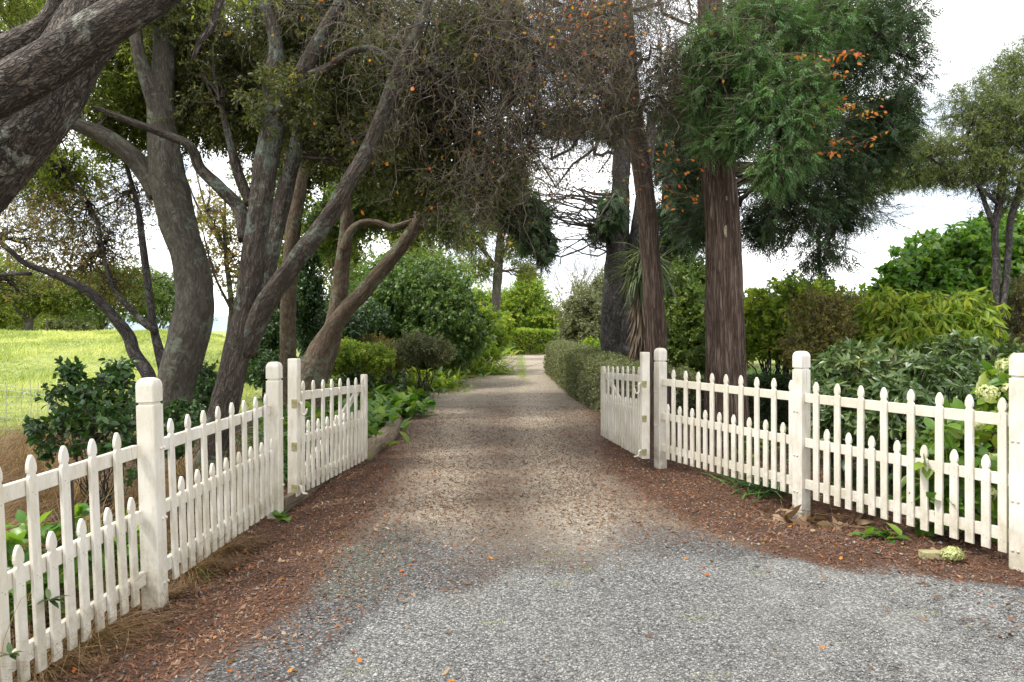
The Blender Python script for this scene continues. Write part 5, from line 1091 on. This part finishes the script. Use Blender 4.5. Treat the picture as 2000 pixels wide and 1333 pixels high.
sprig("whorl of leathery grey-green leaves poking through the nearest left pickets", (-2.42, 3.55, .25), 401); sprig("small leafy sprig low between the nearest left pickets", (-2.40, 3.25, .12), 402, 7, .06); sprig("leathery sprig on the ground at the bottom left corner", (-2.33, 3.32, -.12), 403, 9, .08)

# ---------------------------------------------------------------- shrubs right of the drive
shrub('variegated_shrub', "pale speckled grey-green shrub behind the curving hedge, left of the dark trunks", W(1150, 720, 30)[:2],
      [B(1150, 610, 30, 50, 50, 1.3), B(1125, 640, 30, 32, 38, 1), B(1180, 570, 31, 26, 40, 1), B(1165, 650, 29, 35, 32, 1)], 3200, M['l_hedge'], 231, gaps=.15, leafkw=lk(8, .22, .11, .032, .1), sr=.04)
shrub('lime_bush', "small lime-yellow bush at the foot of the speckled shrub", W(1160, 700, 25)[:2], [B(1160, 682, 25, 28, 14, .5)], 500, M['l_lime'], 232, leafkw=lk(7, .12, .09, .03), sr=.01)
shrub('glossy_shrub', "tall glossy mid-green shrub between the leaning trunk and the big conifer", W(1345, 760, 17)[:2],
      [B(1345, 620, 17, 52, 70, 1), B(1330, 560, 17.5, 40, 45, 1), B(1370, 680, 16.5, 42, 50, .9), B(1320, 680, 17, 35, 50, .8), B(1360, 560, 18, 40, 50, .9)], 4000, M['l_mid'], 233, gaps=.4, leafkw=lk(8, .16, .09, .026, .2), sr=.03)
shrub('open_branched_shrub', "open-branched dark-stemmed shrub with yellow-green leaves, right of the big conifer", W(1520, 760, 13)[:2],
      [B(1500, 610, 13, 50, 42, .6), B(1540, 580, 13, 42, 32, .5), B(1465, 640, 13.3, 32, 50, .5), B(1530, 660, 13, 50, 40, .6), B(1570, 620, 13, 30, 38, .5), B(1590, 575, 13.5, 35, 25, .5)], 2300, M['l_lime'], 234, gaps=.55, leafkw=lk(7, .13, .085, .02, .25, mode='f'), sr=.022, stemmat=M['dark_bark'])
shrub('rusty_shrub', "olive and rust-coloured small-leaved shrub behind the middle right fence post", W(1600, 790, 10.5)[:2],
      [B(1600, 620, 10.5, 50, 45, .45), B(1590, 680, 10.3, 55, 40, .45), B(1640, 600, 10.6, 40, 30, .4), B(1620, 655, 10.2, 45, 45, .4), B(1560, 690, 10.4, 30, 35, .35)], 1700, M['l_rust'], 235, gaps=.4, leafkw=lk(7, .08, .042, .011, .0), sr=.016, stemmat=M['dark_bark'])
shrub('light_green_shrub', "light green small-leaved shrub in sun, behind the rusty one", W(1680, 760, 13)[:2],
      [B(1680, 620, 13, 60, 40, .7), B(1640, 660, 13, 50, 40, .6), B(1720, 640, 13, 50, 45, .7), B(1640, 610, 14, 30, 20, .5)], 2800, M['l_lime'], 236, gaps=.4, leafkw=lk(8, .13, .075, .02, .1), sr=.02)
shrub('drooping_shrub', "shrub with long drooping yellow-green leaves, left of the feathery tree's stems", W(1810, 780, 10)[:2],
      [B(1760, 600, 10.2, 55, 28, .45), B(1860, 600, 10, 55, 30, .45), B(1800, 640, 9.8, 70, 35, .45), B(1730, 630, 10.2, 45, 40, .4), B(1890, 640, 9.8, 35, 30, .35)], 1000, M['l_lime'], 237, gaps=.45, leafkw=lk(9, .12, .15, .017, .8, mode='f'), sr=.014)
shrub('bright_broadleaf_shrub', "large bright green broad-leaved shrub against the sky on the right", W(1850, 760, 13.5)[:2],
      [B(1850, 505, 13.5, 70, 45, .9), B(1790, 545, 13.3, 60, 38, .8), B(1920, 500, 14, 65, 55, .9), B(1740, 575, 13.2, 38, 22, .6), B(1880, 560, 13.3, 80, 55, .8), B(1990, 520, 14, 60, 70, .9), B(1960, 455, 14.2, 50, 30, .7), B(1800, 600, 13, 70, 40, .7)], 2500, M['l_bright'], 238, gaps=.6, shell=.6, leafkw=lk(8, .14, .14, .038, .1, mode='f'), sr=.03)
shrub('brown_dead_shrub', "brown twiggy half-dead shrub behind the feathery tree's stems at the right edge", W(1990, 760, 12.3)[:2],
      [B(1985, 620, 12.3, 45, 60, .6), B(2030, 600, 12.3, 60, 70, .6), B(1990, 690, 12, 50, 40, .5)], 1500, M['l_rust'], 239, gaps=.2, stems=16, leafkw=lk(5, .12, .04, .010, .1, twr=.003), sr=.012)
shrub('rhododendron', "rhododendron with whorled grey-green leathery leaves, behind the middle of the near right panel", W(1760, 900, 7)[:2],
      [B(1760, 740, 7.2, 70, 45, .4), B(1820, 770, 6.9, 70, 50, .4), B(1720, 790, 7, 50, 45, .35), B(1880, 760, 6.9, 55, 45, .4), B(1800, 840, 6.6, 75, 50, .35), B(1730, 850, 6.8, 60, 45, .3), B(1870, 700, 7.4, 50, 30, .3)], 720, M['l_rhodo'], 240, gaps=.05, stems=5,
      leafkw=lk(9, .10, .105, .0165, .15, mode='f', whorl=True, twr=.0035), sr=.010)
shrub('rhododendron', "darker glossy rhododendron with an orange young shoot, just right of the middle post", W(1640, 900, 7.6)[:2],
      [B(1650, 740, 7.8, 50, 45, .35), B(1630, 800, 7.5, 45, 40, .3), B(1690, 720, 7.8, 45, 40, .35), B(1610, 760, 7.8, 25, 30, .25), B(1670, 830, 7.4, 60, 40, .3)], 360, M['l_rhodo'], 241, gaps=.05, stems=5,
      leafkw=lk(10, .10, .115, .017, .1, mode='f', whorl=True, twr=.0035), sr=.010)
shrub('back_shrub', "dense dark mid-green shrub behind the rhododendrons and below the light green one", W(1700, 800, 11.5)[:2],
      [B(1700, 690, 11.3, 70, 50, .5), B(1800, 680, 11, 80, 45, .5), B(1890, 690, 11.2, 60, 45, .5), B(1640, 720, 11, 50, 40, .5), B(1750, 740, 10, 90, 40, .5), B(1950, 740, 10, 70, 50, .5)], 4600, M['l_shrub'], 242, gaps=.15, leafkw=lk(7, .12, .085, .02, .15), sr=.014)
def hydr():
    root = shrub('hydrangea', "yellowing green hydrangea with cream flower heads, by the right-edge fence post", (3.9, 5.9),
        [B(1930, 870, 5.6, 60, 60, .3), B(1860, 920, 5.5, 50, 60, .25), B(1960, 970, 5.4, 60, 50, .25), B(1900, 990, 5.4, 60, 35, .2), B(1980, 790, 5.9, 50, 50, .3), B(1830, 980, 5.6, 45, 40, .2), B(2060, 870, 5.6, 60, 90, .3)], 330, M['l_hydr'], 251, stems=5, leafkw=lk(4, .08, .13, .04, .15, mode='f', twr=.003), sr=.006)
    rng = np.random.default_rng(252)
    for (px, py, D, r_) in ((1968, 722, 5.9, .09), (1962, 712, 6.0, .07), (1928, 768, 5.5, .085), (1905, 830, 5.4, .06), (1940, 900, 5.3, .075), (1930, 962, 5.2, .06), (1985, 700, 6.1, .06), (1800, 1010, 5.5, .05), (1970, 760, 5.7, .06)):
        c = W(px, py, D); a = Acc(); n = 170; d = nrm(rng.normal(size=(n, 3)) + (0, 0, .3)); P = c + d * r_ * np.array((1, 1, .75)) * rng.uniform(.8, 1.0, (n, 1))
        t = nrm(np.cross(d, rng.normal(size=(n, 3)))); leaves(a, P - t * .012, t, d + rng.normal(size=(n, 3)) * .3, .026, .011, rng.random(n), 0, 'd', -.2); a.out('flower_head', [M['petal']], root)
hydr()
def flower_head():
    c = np.array((3.03, 4.93, gz(3.03, 4.93) + .06)); rng = np.random.default_rng(5); r = empty('dried_flower_head', (c[0], c[1], c[2] - .06), "fallen pale hydrangea head beside the olive timber offcut in the litter", 'flower head'); a = Acc(); n = 320
    d = nrm(rng.normal(size=(n, 3)) + (0, 0, .4)); P = c + d * (.08, .06, .05) * rng.uniform(.7, 1, (n, 1)); t = nrm(np.cross(d, rng.normal(size=(n, 3)))); leaves(a, P, t, d, .022, .008, rng.random(n), 0, 'd', -.2); a.out('petals', [M['petal']], r)
flower_head()
def dry_leaves(label, x, y, n, seed, s=.14):
    rng = np.random.default_rng(seed); r = empty('dry_leaf_pile', (x, y, gz(x, y)), label, 'dry leaves'); a = Acc()
    P = np.stack([x + rng.normal(size=n) * s, y + rng.normal(size=n) * s * .6, ground_h(x + np.zeros(n), y) + rng.uniform(.01, .09, n)], 1)
    leaves(a, P, rng.normal(size=(n, 3)) * (1, 1, .35), rng.normal(size=(n, 3)) + (0, 0, .6), rng.uniform(.08, .16, n), rng.uniform(.018, .035, n), rng.random(n), 0, 'f', .9)
    st = P[:12]; twig_tubes(a, np.stack([st, st + rng.normal(size=(12, 3)) * (.12, .12, .03) + (0, 0, .02), st + rng.normal(size=(12, 3)) * (.22, .2, .05) + (0, 0, .04)], 1), np.full((12, 3), .003)); a.out('dry_leaves', [M['l_dead']], r)
dry_leaves("crumpled dry tan leaves on the litter left of the middle right post", 2.38, 6.35, 30, 8); dry_leaves("crumpled dry tan leaves on the litter right of the middle right post", 2.82, 6.1, 26, 9)
rosette('strappy_clump', "strappy green clump growing behind the far right panel near the conifer", 2.55, 7.25, 110, .34, .011, M['l_strap'], 350, .03, 'strappy clumps by the right fence', bend=.7, spread=.14, strap=True)
for i, (x, y, lab) in enumerate([(3.5, 8.6, "dark leafy plant in the bed just right of the big conifer's foot"), (3.0, 8.9, "small leafy plant between the far right panel and the low hedge"), (3.6, 7.4, "leafy plant behind the middle right post"), (4.1, 6.6, "leafy plant behind the near right panel below the rhododendron"), (3.35, 6.6, "leafy plant low behind the near right panel's first pickets")]):
    rosette('bed_plant', lab, x, y, 60, .15, .028, M['l_mid'] if i % 2 else M['l_camellia'], 360 + i, .28, 'leafy plants in the right bed', spread=.2)

# dense background planting far right and left so that no bare horizon shows
for i, (px, D, hp, wp, lm, lab) in enumerate([(1290, 34, 120, 130, 'l_mid', "distant green tree behind the dark twin trunks"), (1400, 36, 130, 150, 'l_hedge', "distant grey-green tree directly behind the big conifer trunk"), (1500, 30, 110, 150, 'l_mid', "distant tree behind the open-branched shrub"), (1640, 32, 60, 150, 'l_camellia', "distant low dark tree behind the light green shrub"), (1960, 26, 150, 190, 'l_camellia', "distant dark tree behind the feathery tree"), (1230, 60, 70, 120, 'l_mid', "farthest green tree just right of the drive's vanishing bend"), (880, 55, 110, 150, 'l_mid', "distant green tree left of the pale straight-trunked tree"), (600, 42, 110, 130, 'l_camellia', "distant dark tree behind the columnar shrub")]):
    bgtree('background_tree', lab, px, 680, D, hp, wp, lm, 400 + i, 1800, True, .5, 'dark_bark', .2, 'distant trees around the garden', ll=.15)
def house():
    x, y, _ = W(1685, HY, 38); root = empty('house', (x, y, gz(x, y)), "low pale house with a grey roof just showing above the shrubs on the right", 'house'); g = gz(x, y)
    w_, d_, h_ = 5.0, 6.0, 2.2; zt_ = g + h_; rz = CZ + (645 - 563) * 38 / F
    V = [(x - w_, y, g), (x + w_, y, g), (x + w_, y + d_, g), (x - w_, y + d_, g), (x - w_, y, zt_), (x + w_, y, zt_), (x + w_, y + d_, zt_), (x - w_, y + d_, zt_)]
    build('wall', V, [np.array([(0, 1, 5, 4), (1, 2, 6, 5), (2, 3, 7, 6), (3, 0, 4, 7)])], M['wall'], root)
    e = .4; V = [(x - w_ - e, y - e, zt_), (x + w_ + e, y - e, zt_), (x + w_ + e, y + d_ + e, zt_), (x - w_ - e, y + d_ + e, zt_), (x - w_ * .5, y + d_ / 2, rz), (x + w_ * .6, y + d_ / 2, rz)]
    build('roof', V, [np.array([(0, 1, 5, 4), (2, 3, 4, 5), (3, 2, 1, 0)]), np.array([(1, 2, 5), (3, 0, 4)])], M['roof'], root)
    for wx in (-3, -.5, 2.5):
        build('window', [(x + wx, y - .02, g + .9), (x + wx + 1.3, y - .02, g + .9), (x + wx + 1.3, y - .02, g + 1.9), (x + wx, y - .02, g + 1.9)], [np.array([(0, 1, 2, 3)])], M['black'], root)
house()

# ---------------------------------------------------------------- dry tussock grass behind and under the left fence
def tussock(label, x, y, n, h, seed, spread=.10, lean=(0, 0), group='dry tussocks by the left fence', green=0):
    rng = np.random.default_rng(seed); g = gz(x, y); r = empty('dry_grass_tussock', (x, y, g), label, 'grass tussock', group); a = Acc()
    m = 7; Q = np.zeros((n, m, 3)); rr = np.abs(rng.normal(size=n)) * spread; th = rng.random(n) * 6.28; Q[:, 0] = np.stack([x + rr * np.cos(th), y + rr * np.sin(th), np.full(n, g)], 1)
    d = nrm(np.stack([np.cos(th) * .5, np.sin(th) * .5, np.full(n, 1.0)], 1) + rng.normal(size=(n, 3)) * .3 + (lean[0], lean[1], 0)); ln = h * rng.uniform(.5, 1.3, n); dr = rng.uniform(.15, .5, n)
    for k in range(1, m):
        d = nrm(d + np.stack([d[:, 0] * .25, d[:, 1] * .25, -dr], 1) + rng.normal(size=(n, 3)) * .09); Q[:, k] = Q[:, k - 1] + d * (ln / (m - 1))[:, None]
    gg = ground_h(Q[:, :, 0], Q[:, :, 1]) + .006; Q[:, :, 2] = np.maximum(Q[:, :, 2], gg)
    b0 = a.n; Tn = n; sides = 3; rad = np.linspace(.0030, .0007, m)[None, :] * np.ones((n, 1))
    Tg = nrm(np.gradient(Q, axis=1)); A_ = nrm(np.cross(Tg, (.3, .2, .9)))
    V = np.stack([Q - A_ * rad[:, :, None], Q + A_ * rad[:, :, None]], 2); i = np.arange(n)[:, None] * m * 2; k = np.arange(m - 1)[None, :] * 2
    f = np.stack([i + k, i + k + 1, i + k + 3, i + k + 2], -1).reshape(-1, 4); a.add(V.reshape(-1, 3), f, rnd=np.repeat(np.clip(rng.random(n) * .85 + green, 0, 1), m - 1)); a.out('blades', [M['grass_dry']], r)
TS = [(-2.75, 2.9, 500, .55), (-3.1, 3.5, 700, .62), (-2.85, 4.1, 650, .55), (-3.5, 4.4, 800, .62), (-3.2, 5.2, 800, .6), (-4.0, 5.3, 800, .62), (-3.9, 3.9, 800, .62), (-2.75, 5.1, 500, .42), (-2.7, 5.9, 500, .40), (-3.3, 6.4, 700, .55), (-4.2, 6.6, 700, .6), (-3.0, 7.1, 600, .5), (-3.7, 7.8, 700, .5), (-4.9, 7.4, 800, .6), (-4.9, 5.9, 800, .6), (-5.6, 8.2, 800, .6), (-6.2, 9.4, 800, .6), (-4.9, 9.0, 700, .5), (-4.5, 4.9, 700, .6), (-5.6, 6.9, 800, .6), (-3.2, 8.7, 500, .45)]
place = ["nearest the bottom left corner, behind the first pickets", "behind the first pickets, one step back from the fence", "right behind the rusty steel stake", "two steps behind the rusty stake", "at the camellia's foot, on the fence side", "left of the camellia, at its foot", "at the left edge, level with the rusty stake", "just behind the tallest left post", "behind the middle of the second left panel", "in front of the S-bent grey trunk", "left of the S-bent grey trunk's foot",
         "in front of the brown multi-stemmed trunk", "between the grey and the brown trunk", "behind the camellia towards the paddock", "behind the camellia's left side", "by the small twiggy tree's foot", "by the wire mesh guard", "behind the S-bent grey trunk's foot", "at the far left, below the camellia's left sprays", "at the paddock's edge left of the camellia", "beyond the left gate post, behind the brown trunk"]
for i, (x, y, n, h) in enumerate(TS): tussock("dry tan grass tussock " + place[i], x, y, int(n * 1.3), h, 500 + i, .22, (0, 0), green=0 if i % 4 else .15)
for i, (x, y, n, h, lab) in enumerate([(-2.33, 4.05, 160, .42, "wispy dry grass spilling through the pickets just before the tallest post"), (-2.30, 3.85, 120, .36, "dry grass clump pushed under the rail before the tallest post"), (-2.36, 3.6, 200, .30, "dry tan grass hanging out at the pickets' feet, nearest panel"), (-2.24, 5.05, 240, .32, "dry tan grass fanning out under the second left panel"), (-2.22, 5.45, 260, .34, "golden dry grass sweeping onto the litter under the second left panel"), (-2.25, 4.62, 90, .3, "a few dry blades at the foot of the tallest left post")]):
    tussock(lab, x, y, int(n * 1.8), h * 1.15, 560 + i, .08, (.8, -.2), 'dry grass spilling under the left fence')

# ---------------------------------------------------------------- ground litter, stones, grass: nobody could count these
rngg = np.random.default_rng(77)
def scatter(name, n, xr, yr, dens, fn, mat, label, yb=1.0):
    x = rngg.uniform(*xr, n); y = yr[0] + (yr[1] - yr[0]) * rngg.random(n) ** yb
    ms = masks(x, y); keep = rngg.random(n) < dens(x, y, ms); x, y = x[keep], y[keep]; z = ground_h(x, y)
    a = Acc(); fn(a, x, y, z, rngg); o = a.out(name, [mat]); tag(o, label, name.replace('_', ' '), kind='stuff'); return o
def flat_bits(lo, hi, asp, lift=.012, curl=.3):
    def fn(a, x, y, z, rng):
        n = len(x); P = np.stack([x, y, z + rng.uniform(.003, lift, n)], 1); th = rng.random(n) * 6.28; d = np.stack([np.cos(th), np.sin(th), rng.normal(size=n) * curl], 1)
        L = rng.uniform(lo, hi, n); leaves(a, P, d, rng.normal(size=(n, 3)) * .35 + (0, 0, 1), L, L * asp * rng.uniform(.6, 1.3, n), rng.random(n), 0, 'd', -.3)
    return fn
dl = lambda x, y, m: np.clip(m['m_litter'] * 1.15 - m['m_apron'] - .85 * m['m_dark'], 0, 1)
scatter('leaf_litter', 175000, (-2.7, 5), (2.6, 15), dl, flat_bits(.015, .05, .13), M['litter'], "dense red-brown needles and leaf bits along both drive edges", 1.4)
scatter('leaf_litter', 26000, (-2.2, 3), (3.0, 22), lambda x, y, m: .9 * (1 - m['m_apron']) * (.25 + .75 * np.exp(-((x - .0) / .45) ** 2)), flat_bits(.012, .04, .2), M['litter'], "thin scatter of brown leaf bits over the tan drive", 1.5)
scatter('leaf_litter', 15000, (-7, 7), (2.6, 16), lambda x, y, m: 1.0 * (np.abs(x) > 2.4), flat_bits(.02, .06, .25, .03), M['litter'], "brown bits over the soil of the beds behind both fences", 1.2)
def bed_leaves(lo, hi):
    def fn(a, x, y, z, rng):
        n = len(x); P = np.stack([x, y, z + rng.uniform(.0, .16, n)], 1); d = rng.normal(size=(n, 3)) * (1, 1, .3) + (0, 0, .35); L = rng.uniform(lo, hi, n)
        leaves(a, P, d, rng.normal(size=(n, 3)) * .3 + (0, 0, 1), L, L * .22, rng.random(n), 0, 'd', .5)
    return fn
scatter('ground_cover', 52000, (-9, -2.0), (8.6, 40), lambda x, y, m: 1.0 * (x < np.interp(y, [8.6, 12, 14, 25, 40], [-2.2, -2.3, -2.35, -2.45, -2.1])) * (x > -3.0 - .22 * (y - 8)) * (m['m_grass'] < .9), bed_leaves(.06, .13), M['l_shrub'], "mixed green ground cover between the plants of the left bed", 1.2)
scatter('ground_cover', 26000, (2.6, 9), (9.5, 26), lambda x, y, m: 1.0 * (x > 2.9), bed_leaves(.06, .13), M['l_shrub'], "mixed green ground cover between the shrubs of the right bed", 1.2)
scatter('drive_moss', 9000, (-.1, 1.0), (22, 42), lambda x, y, m: np.exp(-((x - .30 - .012 * (y - 22)) / .16) ** 2), bed_leaves(.02, .05), M['l_lime'], "thin strip of moss and weeds between the wheel tracks of the far drive", 1)
scatter('fallen_leaves', 900, (-2.4, 4.2), (2.9, 20), lambda x, y, m: .25 + .75 * m['m_litter'] - .2 * m['m_apron'], flat_bits(.02, .042, .33, .02), M['l_autumn'], "scattered orange and red fallen leaves on the drive", 1.5)
scatter('fallen_leaves', 1600, (-2.4, 5), (2.9, 20), lambda x, y, m: .3 + .7 * m['m_litter'] - .2 * m['m_apron'], flat_bits(.03, .06, .26, .02), M['l_dead'], "scattered pale dry fallen leaves on the drive", 1.5)
def stones(lo, hi):
    oct_ = np.array([(1, 0, 0), (0, 1, 0), (-1, 0, 0), (0, -1, 0), (0, 0, .75), (0, 0, -.3)], float); of = np.array([(0, 1, 4), (1, 2, 4), (2, 3, 4), (3, 0, 4), (1, 0, 5), (2, 1, 5), (3, 2, 5), (0, 3, 5)])
    def fn(a, x, y, z, rng):
        n = len(x); s = rng.uniform(lo, hi, n) * rng.uniform(.6, 1.2, n); th = rng.random(n) * 6.28; c, q = np.cos(th), np.sin(th)
        J = oct_[None] * (1 + rng.normal(size=(n, 6, 3)) * .25); X = J[:, :, 0] * 1.25; Y = J[:, :, 1] * .9
        V = np.stack([X * c[:, None] - Y * q[:, None], X * q[:, None] + Y * c[:, None], J[:, :, 2]], -1) * s[:, None, None] + np.stack([x, y, z + .006], 1)[:, None, :]
        a.add(V.reshape(-1, 3), (np.arange(n)[:, None, None] * 6 + of[None]).reshape(-1, 3), rnd=np.repeat(rng.random(n), 8))
    return fn
scatter('gravel', 110000, (-1.8, 5.5), (2.8, 6.2), lambda x, y, m: np.clip(m['m_apron'] * .95 + .22, 0, 1) * (1 - .8 * m['m_litter']), stones(.003, .0068), M['stone'], "loose pale grey stone chips on the near apron", 1.5)
scatter('gravel', 5000, (-2.2, 5), (2.9, 12), lambda x, y, m: .6 + 0 * x, stones(.006, .014), M['stone'], "larger loose stones scattered over apron and drive", 1.6)
scatter('gravel', 26000, (-2.3, 3), (4.5, 20), lambda x, y, m: .5 * (1 - m['m_apron']) * (1 - .4 * m['m_litter']), stones(.003, .009), M['stone'], "loose stone chips strewn over the tan drive", 1.8)
def pasture(h0, h1, w_):
    def fn(a, x, y, z, rng):
        n = len(x); P = np.stack([x, y, z - .01], 1); d = np.stack([rng.normal(size=n) * .45, rng.normal(size=n) * .45, np.ones(n)], 1); L = rng.uniform(h0, h1, n) * (.6 + .8 * (np.sin(x * 1.7) * np.sin(y * .9 + x) > .1))
        nf = np.clip(.5 + .35 * np.sin(x * .9 + 2 * np.sin(y * .6)) + rng.normal(size=n) * .22, 0, 1); leaves(a, P, d, np.stack([rng.normal(size=n), -np.ones(n), np.zeros(n)], 1), L, w_ * (1 + (y - 9) / 14), nf, 0, 'd', .6)
    return fn
scatter('paddock_grass', 120000, (-26, -3.6), (9, 42), lambda x, y, m: m['m_grass'] * (x / y < -.36) * (x / y > -.80), pasture(.06, .16, .006), M['grass'], "bright yellow-green pasture grass of the paddock beyond the left fence", 1.25)
def gtuft(a, x, y, z, rng):
    n = len(x) * 26; P = np.repeat(np.stack([x, y, z], 1), 26, 0) + rng.normal(size=(n, 3)) * (.045, .02, 0); d = rng.normal(size=(n, 3)) * (1, 1, .2) + (0, 0, .6)
    leaves(a, P, d, rng.normal(size=(n, 3)), rng.uniform(.01, .03, n), .0016, rng.random(n), 0, 'd', .2)
a = Acc(); pts = np.array([(1.0, 3.95), (1.06, 3.98), (.5, 4.75), (.3, 4.5), (-.72, 3.35), (2.3, 4.05), (.24, 4.95), (.32, 5.1), (-.1, 3.9), (.95, 3.3), (1.6, 4.7), (-1.35, 5.6)]); gtuft(a, pts[:, 0], pts[:, 1], ground_h(pts[:, 0], pts[:, 1]) + .004, rngg)
tag(a.out('weed_grass', [M['grass']]), "tiny tufts of green weed and moss on the grey gravel", 'weeds', kind='stuff')
